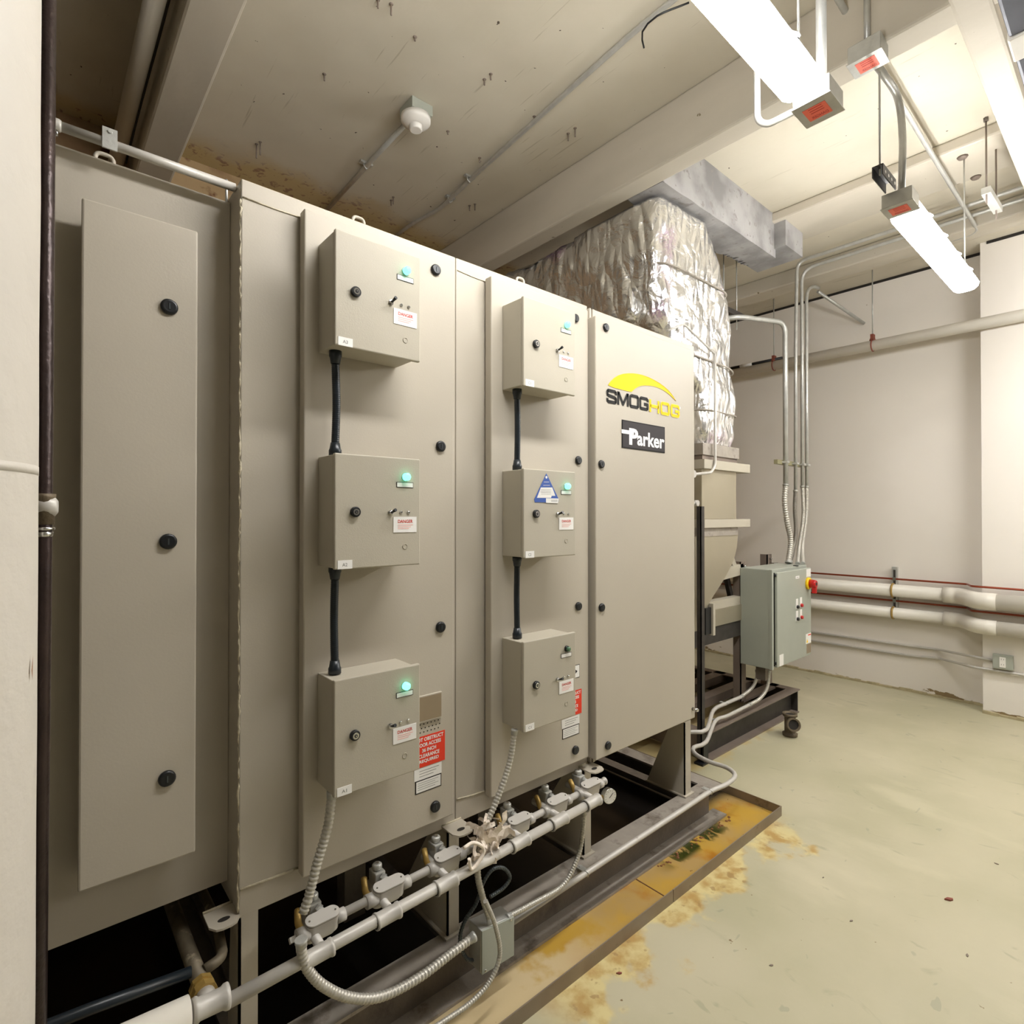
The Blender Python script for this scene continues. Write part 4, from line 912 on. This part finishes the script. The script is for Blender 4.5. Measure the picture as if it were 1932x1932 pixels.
# thin copper-like drain line in front of the riser
pipe('drain_tube', [(3.355,1.865,2.60),(3.355,1.865,1.88),(3.30,1.862,1.83),(2.9,1.80,1.79),(2.70,1.62,1.78)], .009, 'thin beige tube dropping in front of the foil riser and turning to the cabinet', m=ZINCP, cat='pipe', fr=.03)
pipe('drain_tube', [(3.36,1.865,2.60),(2.95,1.84,2.70),(2.72,1.80,2.60)], .007, 'thin beige tube slanting across the foil above the end cabinet', m=ZINCP, cat='pipe', fr=.03)
o = MB().m(ZINCP).prof((2.665,1.60,1.775),(0,1,0),[(0,.02),(.03,.02)],12).tube([(2.505,1.61,1.775),(2.675,1.615,1.775)], .008, 10).build('pipe_fitting'); tag(o, 'upper of two small grey fittings on the side of the end cabinet', 'pipe fitting')
o = MB().m(ZINCP).prof((2.70,1.60,1.62),(0,1,0),[(0,.016),(.03,.016)],12).tube([(2.505,1.615,1.62),(2.70,1.615,1.62)], .010, 10).build('pipe_fitting'); tag(o, 'lower of two small grey fittings on the side of the end cabinet', 'pipe fitting')

# ------------------------------------------------------------------ blower
bl = thing('blower', 'beige centrifugal blower outlet and scroll casing below the foil duct', 'blower', (3.5, 2.1, .2))
B(BARE).box(3.25, 3.70, 1.90, 2.30, 1.53, 1.88).build('outlet_duct', bl, bevel=.004)
B(STEELF).box(3.24, 3.71, 1.885, 2.32, 1.945, 2.02).m(BROWNSTEEL).box(3.25, 3.70, 1.895, 2.31, 1.915, 1.945).build('collar', bl)
B(PAINTB).box(3.24, 3.85, 1.875, 2.33, 1.855, 1.915).build('flange', bl, bevel=.002)
B(PAINTB).box(3.24, 3.85, 1.875, 2.33, 1.475, 1.53).build('flange', bl, bevel=.002)
B(STEELF).box(3.25, 3.71, 1.895, 2.31, 1.42, 1.475).build('collar', bl)
sp_ = [(3.25,1.42),(3.71,1.42)]
sc_pts = spline([(3.722,0,1.44),(3.705,0,1.34),(3.66,0,1.25),(3.58,0,1.17),(3.48,0,1.09),(3.38,0,1.02),(3.30,0,.955),(3.20,0,.93)], .03)
poly = [(3.15,1.9,1.42)] + [(3.15,1.9,.93)] + [(p.x,1.9,p.z) for p in sc_pts[::-1]]
B(BARE).prism(poly, (0, .42, 0)).build('scroll_casing', bl)
B(BLACK).box(3.27, 3.335, 1.885, 1.90, .79, .96).m(PAINTB).box(3.335, 3.36, 1.87, 1.91, .78, .985).build('inlet_guard', bl)
pd = thing('blower_stand', 'beige and dark steel stand carrying the blower behind the end cabinet', 'stand', (3.7, 2.1, .2))
B(PAINTB).prism([(3.50,2.0,1.16),(4.0,2.0,1.20),(4.0,2.0,1.12),(3.50,2.0,1.085)], (0,.06,0)).build('upper_beam', pd)
B(PAINTB).box(3.40, 4.0, 2.0, 2.06, .905, .962).build('cross_rail', pd)
B(BARE).box(3.20, 4.0, 1.99, 2.10, .79, .905).build('main_beam', pd)
B(BLACKSTEEL).box(3.20, 4.0, 2.0, 2.40, .675, .79).build('lower_channel', pd)
B(PAINTB).prism([(3.80,2.02,1.30),(3.86,2.02,1.30),(3.99,2.02,1.12),(3.93,2.02,1.12)], (0,.03,0)).m(BLACKSTEEL).prism([(3.78,2.06,1.30),(3.82,2.06,1.30),(3.97,2.06,.95),(3.93,2.06,.95)], (0,.03,0)).build('brace', pd)
B(BLACKSTEEL).box(3.21, 3.245, 1.985, 2.02, .19, .68).build('stand_leg', pd)
# cabinet posts
for (xa, ya, zt, lb) in ((3.955, 2.0, 1.215, 'brown steel angle post behind the left side of the green cabinet'), (4.52, 2.06, 1.24, 'brown steel post stub rising behind the green cabinet top')):
    o = B(BROWNSTEEL).box(xa, xa+.075, ya, ya+.008, .186, zt).box(xa, xa+.008, ya, ya+.06, .186, zt).m(CHROME).cyl((xa+.04,ya-.02,zt-.035),(xa+.04,ya,zt-.035), .006, 8).build('steel_post'); tag(o, lb, 'post')
o = B(BLACKSTEEL).box(3.175, 3.215, 1.862, 1.868, .03, 1.612).box(3.175, 3.181, 1.862, 1.892, .03, 1.612).m(BLACK).box(3.15, 3.26, 1.84, 1.90, .0, .012).box(3.18, 3.235, 1.85, 1.885, .012, .12).build('corner_post')
tag(o, 'thin black upright post with a foot beside the end cabinet', 'post')
bfr = thing('skid_frame', 'brown steel skid frame on the floor under the blower and green cabinet', 'frame', (3.9, 2.2, 0))
B(BROWNSTEEL).box(3.22, 4.60, 1.842, 1.92, .178, .186).m(BLACKSTEEL).box(3.22, 4.60, 1.908, 1.916, .008, .178).m(BROWNSTEEL).box(3.22, 4.60, 1.85, 1.92, .0, .010).build('front_channel', bfr)
for y in (2.20, 2.45, 2.75): B(BROWNSTEEL).box(3.0, 4.60, y, y+.09, .12, .186).build('rail', bfr)
B(BROWNSTEEL).box(4.52, 4.60, 1.92, 2.84, .178, .186).m(BLACKSTEEL).box(4.592, 4.60, 1.86, 2.84, .0, .178).build('end_channel', bfr)
B(BROWNSTEEL).box(3.22, 3.30, 1.92, 2.84, .03, .178).build('end_channel', bfr)
B(BROWNSTEEL).box(4.0, 4.60, 2.0, 2.08, .17, .186).build('rail', bfr)

# green control cabinet
gb = thing('control_cabinet', 'grey-green enamel wall-type electrical cabinet with red and yellow rotary switch', 'electrical cabinet', (4.26, 1.9, .46))
gx0, gx1, gy0, gy1, gz0, gz1 = 3.945, 4.575, 1.75, 2.0, .47, 1.172
B(CABGREEN).box(gx0, gx1, gy0+.03, gy1, gz0, gz1).build('enclosure', gb, bevel=.005)
gd = B(CABGREEN).box(gx0+.045, gx1+.006, gy0, gy0+.02, gz0+.01, gz1-.02).build('door', gb, bevel=.006)
B(CABGREEN).box(gx0-.004, gx0+.02, gy0+.015, gy0+.035, gz0, gz1).build('edge_rail', gb)
B(SHADOWGAP).box(gx0+.05, gx1, gy0+.02, gy0+.03, gz0+.015, gz1-.025).build('door_gap', gd)
for z_ in (gz0+.03, gz1-.05): B(BLACK).cyl((gx0+.04, gy0+.012, z_), (gx0+.04, gy0+.012, z_+.02), .008, 8).build('hinge', gd)
B(BLACK).prof((4.40, gy0+.04, gz1), (0,0,1), [(0,.02),(.006,.018)], 12).build('top_clamp', gb)
sx, sz = 4.515, 1.035
MB().m(YELHAND).prof((sx, gy0, sz), (0,-1,0), [(0,.046),(.014,.046),(.018,.042)], 28).build('switch_plate', gd)
MB().m(REDHAND).prof((sx, gy0-.018, sz), (0,-1,0), [(0,.032),(.035,.030),(.045,.026)], 20).box(sx-.013, sx+.013, gy0-.062, gy0-.035, sz-.07, sz+.02).m(BLACK).prof((sx, gy0-.063, sz), (0,-1,0), [(0,.013),(.002,.012)], 12).build('switch_handle', gd, label='red rotary isolator handle')
for (cx, cz_) in ((4.315,.88),(4.385,.885),(4.315,.79),(4.385,.795)):
    k_ = 0 if cx < 4.35 else 1
    MB().m(PAPER).box(cx-.018, cx+.018, gy0-.003, gy0, cz_-.02, cz_+.055).m(REDHAND if k_ else BLACK).prof((cx, gy0-.003, cz_-.004), (0,-1,0), [(0,.013),(.012,.013),(.015,.010)], 14).build('push_button', gd)
MB().m(PAPER).box(4.295, 4.36, gy0-.0015, gy0, 1.085, 1.105).m(GREYTXT).box(4.31, 4.345, gy0-.002, gy0-.0015, 1.093, 1.096).build('label_plate', gd)
MB().m(PAPER).box(4.49, 4.57, gy0-.0015, gy0, 1.085, 1.145).build('label_plate', gd)
MB().m(PAPER).box(4.475, 4.57, gy0-.0015, gy0, .575, .65).m(YEL).poly([(4.483,gy0-.002,.583),(4.513,gy0-.002,.583),(4.498,gy0-.002,.615)]).m(RED).box(4.515, 4.565, gy0-.0022, gy0-.0015, .634, .643).build('warning_label', gd)
MB().m(pm).box(4.49, 4.57, gy0-.0012, gy0, .50, .57).build('name_plate', gd)
MB().m(PAPER).box(4.02, 4.085, gy0-.0015, gy0, .485, .565).build('data_label', gd)
for x_ in (4.02, 4.5): MB().m(CHROME).box(x_-.02, x_+.05, gy1-.01, gy1+.02, gz1, gz1+.006).build('mounting_tab', gb)
B(STEEL).box(4.02, 4.10, 1.85, 1.92, .36, .47).build('gland_box', gb)

# risers and flexible drops above the green cabinet
gr = 'conduit drops above the green cabinet'
RC = 1.93
def drop(x, zb, path, label, r=.0135): pipe('conduit_riser', path, r, label, fr=.14, group=gr, m=ZINC)
drop(0, 0, [(4.56,RC,1.80),(4.56,RC,2.9),(4.56,RC,3.10),(4.40,2.0,3.10),(4.05,2.10,3.08),(4.05,3.3,3.07)], 'stout bright conduit riser with a wide bend to the left, leftmost of the drops', .019)
drop(0, 0, [(4.745,RC,1.76),(4.76,RC,3.0),(4.79,RC,3.66),(4.79,1.75,3.655),(4.79,1.0,3.655),(4.79,-1,3.655)], 'conduit riser bending right just under the ceiling, second of the drops')
drop(0, 0, [(4.88,RC,1.80),(4.885,RC,3.0),(4.88,RC,3.62),(4.90,1.70,3.625),(4.90,.9,3.625),(4.90,-1,3.625)], 'conduit riser bending right below the ceiling, third of the drops')
drop(0, 0, [(4.97,RC,1.80),(4.975,RC,2.6),(4.98,RC,3.46),(5.10,RC,3.54),(5.24,RC,3.56)], 'conduit riser with a short top hook, rightmost of the drops')
br = thing('strut_bracket', 'short zinc strut clamping the conduit drops together', 'bracket', (4.72,RC,1.98), None)
B(ZINCY).box(4.46, 5.02, RC+.02, RC+.05, 1.965, 2.0).build('strut', br)
for xx in (4.56, 4.745, 4.88, 4.97): B(ZINC).box(xx-.022, xx+.022, RC-.022, RC+.022, 1.975, 1.99).build('pipe_clamp', br)
flexc([(4.56,RC,1.80),(4.54,RC,1.66),(4.56,1.92,1.5),(4.60,1.91,1.35),(4.53,1.90,1.185)], .021, 'thick ribbed conduit drop, leftmost into the green cabinet top', pitch=.018)
flexc([(4.745,RC,1.76),(4.73,RC,1.6),(4.72,1.92,1.4),(4.56,1.90,1.185)], .017, 'smooth dark flexible drop, second into the green cabinet top', m=GREYFLEX, pitch=.008)
flexc([(4.88,RC,1.80),(4.87,1.92,1.55),(4.76,1.91,1.3),(4.555,1.84,1.18)], .015, 'ribbed conduit drop, third into the green cabinet top', pitch=.012)
flexc([(4.97,RC,1.80),(4.93,1.92,1.55),(4.80,1.90,1.3),(4.555,1.80,1.18)], .015, 'ribbed conduit drop, rightmost into the green cabinet top', pitch=.012)
# diagonal strut, trapeze near the duct
pipe('diagonal_strut', [onX(1543,550,5.26), onX(1630,610,5.88)], .014, 'slanting galvanised strut from the ceiling beam to the white wall', cat='bracket')
tr_ = thing('strut_hanger', 'dark strut trapeze hung by two rods right of the foil duct', 'hanger', (4.1,2.15,3.11), 'hung struts on rods')
B(BLACKSTEEL).box(3.95, 4.30, 2.13, 2.17, 3.115, 3.155).build('strut', tr_)
for xx, yy_ in ((4.0,2.15),(4.2,2.15)): B(ZINC).cyl((xx,yy_,3.02),(xx,yy_,ZC), .004, 6).build('rod', tr_)

# ------------------------------------------------------------------ far wall pipes
upw = thing('wall_pipe', 'long white pipe high on the far wall hung by rust-red clamps', 'pipe', (5.6,.5,3.052))
B(INSUL).tube([(5.6,3.8,3.056),(5.6,-3.5,3.046)], .0455, 24).build('pipe', upw)
for yy_ in (1.62, 2.48):
    MB().m(RUSTHANG).box(5.575, 5.625, yy_-.012, yy_+.012, 3.095, 3.15).prism([(5.56,yy_-.015,3.092),(5.64,yy_-.015,3.092),(5.62,yy_-.015,3.115),(5.58,yy_-.015,3.115)], (0,.03,0)).tube([(5.6+.049*math.cos(a), yy_, 3.052+.049*math.sin(a)) for a in [j*math.pi/8 for j in range(17)]], .005, 6).build('clamp', upw)
    B(ZINC).cyl((5.6,yy_,3.145),(5.6,yy_,ZC), .005, 6).build('hanger_rod', upw)
o = B(BLACK).tube([(5.6,2.93,3.115),(5.6,2.40,3.110)], .016, 10).m(WHITE).tube([(5.6,2.83,3.114),(5.6,2.70,3.113)], .0165, 10).build('foam_sleeve'); tag(o, 'black foam sleeve with a white band lying on the high wall pipe', 'pipe sleeve')

def wallrun(z_, r_, label, dz2, r2, nm='insulated_pipe'):
    t = thing(nm, label, 'pipe', (5.78,1.5,z_), 'white jacketed pipes low on the far wall')
    x1, x2 = 5.90-r_-.03, 5.70-r2-.03
    B(INSUL).tube([(x1,3.8,z_),(x1,1.15,z_)], r_, 24).build('pipe', t)
    B(INSUL).tube(fillet([(x1,1.17,z_),(x1,1.05,z_),(x2,.92,z_+dz2),(x2,.80,z_+dz2)], .06), r2*1.06, 24).build('elbow_jacket', t)
    B(INSUL).tube([(x2,.82,z_+dz2),(x2,-3.4,z_+dz2)], r2, 24).build('pipe', t)
wallrun(.890, .055, 'upper of the two white jacketed pipes low on the far wall', .0, .063)
wallrun(.690, .048, 'lower of the two white jacketed pipes low on the far wall', .0, .055)
for z_, lb in ((.988, 'thin copper line above the upper jacketed pipe'), (.793, 'thin copper line between the two jacketed pipes')):
    pipe('copper_line', [(5.86,3.8,z_),(5.86,1.02,z_),(5.66,.96,z_+.006),(5.66,-3.4,z_+.008)], .0085, lb, m=COPPER, cat='pipe', fr=.03, n=8)
sw_ = thing('wall_strut', 'vertical slotted strut with brass clamps holding the low wall pipes', 'bracket', (5.87,1.53,.65))
B(ZINC).box(5.86, 5.9, 1.513, 1.555, .655, 1.095).m(BLACKSTEEL).box(5.858, 5.861, 1.525, 1.543, .66, 1.07).build('strut', sw_)
for z_, r_ in ((.890,.055),(.690,.048)):
    xx = 5.9-r_-.03
    MB().m(BRASS).tube([(xx+(r_+.003)*math.cos(a), 1.534, z_+(r_+.003)*math.sin(a)) for a in [j*math.pi/10 for j in range(21)]], .009, 6).build('pipe_clamp', sw_)
for z_ in (.988, .793): B(CHROME).box(5.85, 5.875, 1.522, 1.546, z_-.016, z_+.016).build('pipe_clamp', sw_)
g3 = 'thin conduits low on the far wall'
pipe('wall_conduit', [(5.88,3.8,.385),(5.88,1.40,.405),(5.88,1.22,.41),(5.68,.99,.435),(5.68,.835,.428)], .0105, 'upper thin conduit low on the far wall, ending at the outlet box', m=ZINCP, fr=.05, group=g3)
pipe('wall_conduit', [(5.88,3.8,.30),(5.88,1.40,.32),(5.88,1.22,.335),(5.68,.96,.35),(5.68,-3.4,.36)], .0105, 'lower thin conduit low on the far wall, passing under the outlet box', m=ZINCP, fr=.05, group=g3)
ob = thing('outlet_box', 'grey metal outlet box with a white duplex socket on the far wall', 'outlet', (5.68,.775,.42))
B(CABGREEN).box(5.655, 5.70, .715, .835, .372, .482).build('box', ob, bevel=.004)
q = MB().m(WHITE).box(5.651, 5.655, .757, .793, .388, .466).m(BLACK)
for z_ in (.405, .445):
    for yq in (.768, .782): q.box(5.650, 5.651, yq-.001, yq+.001, z_, z_+.01)
q.build('socket', ob)

# cast iron tee on the floor
ft = thing('iron_pipe_tee', 'loose rusty cast-iron pipe tee standing on the floor by the skid', 'pipe fitting', (4.06,1.69,0))
cx, cy = 4.07, 1.70; rr = .037
MB().m(IRON).prof((cx,cy,0), (0,0,1), [(0,.048),(.018,.050),(.022,.040),(.03,.036),(.13,.036),(.137,.041),(.14,.048),(.158,.048),(.158,.037),(.11,.034)], 24).build('body', ft)
sdir = Vector((-.62,-.55,.18)).normalized()
MB().m(IRON).prof((cx,cy,.085), sdir, [(0,.034),(.045,.035),(.05,.042),(.055,.046),(.078,.046),(.078,.035),(.055,.033)], 22).build('branch', ft)
MB().m(SHADOWGAP).prof((cx,cy,.146), (0,0,1), [(0,.0345),(.0012,.0345)], 20).prof(Vector((cx,cy,.085))+sdir*.066, sdir, [(0,.033),(.0012,.033)], 20).build('bore', ft)
# small debris on the floor
for i, (u, v_, s_) in enumerate(((1790,1698,.018),(1606,1738,.008),(1168,1837,.010),(1455,1822,.008),(1825,1803,.009),(1880,1630,.008),(1553,1656,.006))):
    p = onZ(u, v_, 0); a = random.random()*3
    d = Vector((math.cos(a), math.sin(a), 0))*s_; e_ = Vector((-d.y, d.x, 0))*.45
    o = MB().m(RUSTHANG if i in (0,2) else BROWNSTEEL).prism([p+d, p+e_, p-d*.8+e_*.5, p-d-e_*.4, p-e_], (0,0,s_*.35)).build('debris_chip'); tag(o, ['largest rust-brown chip on the open floor at the right','small dark chip on the floor at centre right','rust-red chip on the floor near the stained tray edge','small dark chip near the bottom middle of the floor','small dark chip near the lower right of the floor','small dark chip right of the largest rust-brown chip','tiny dark chip on the floor between tray and open floor'][i], 'debris', 'debris chips on the floor')
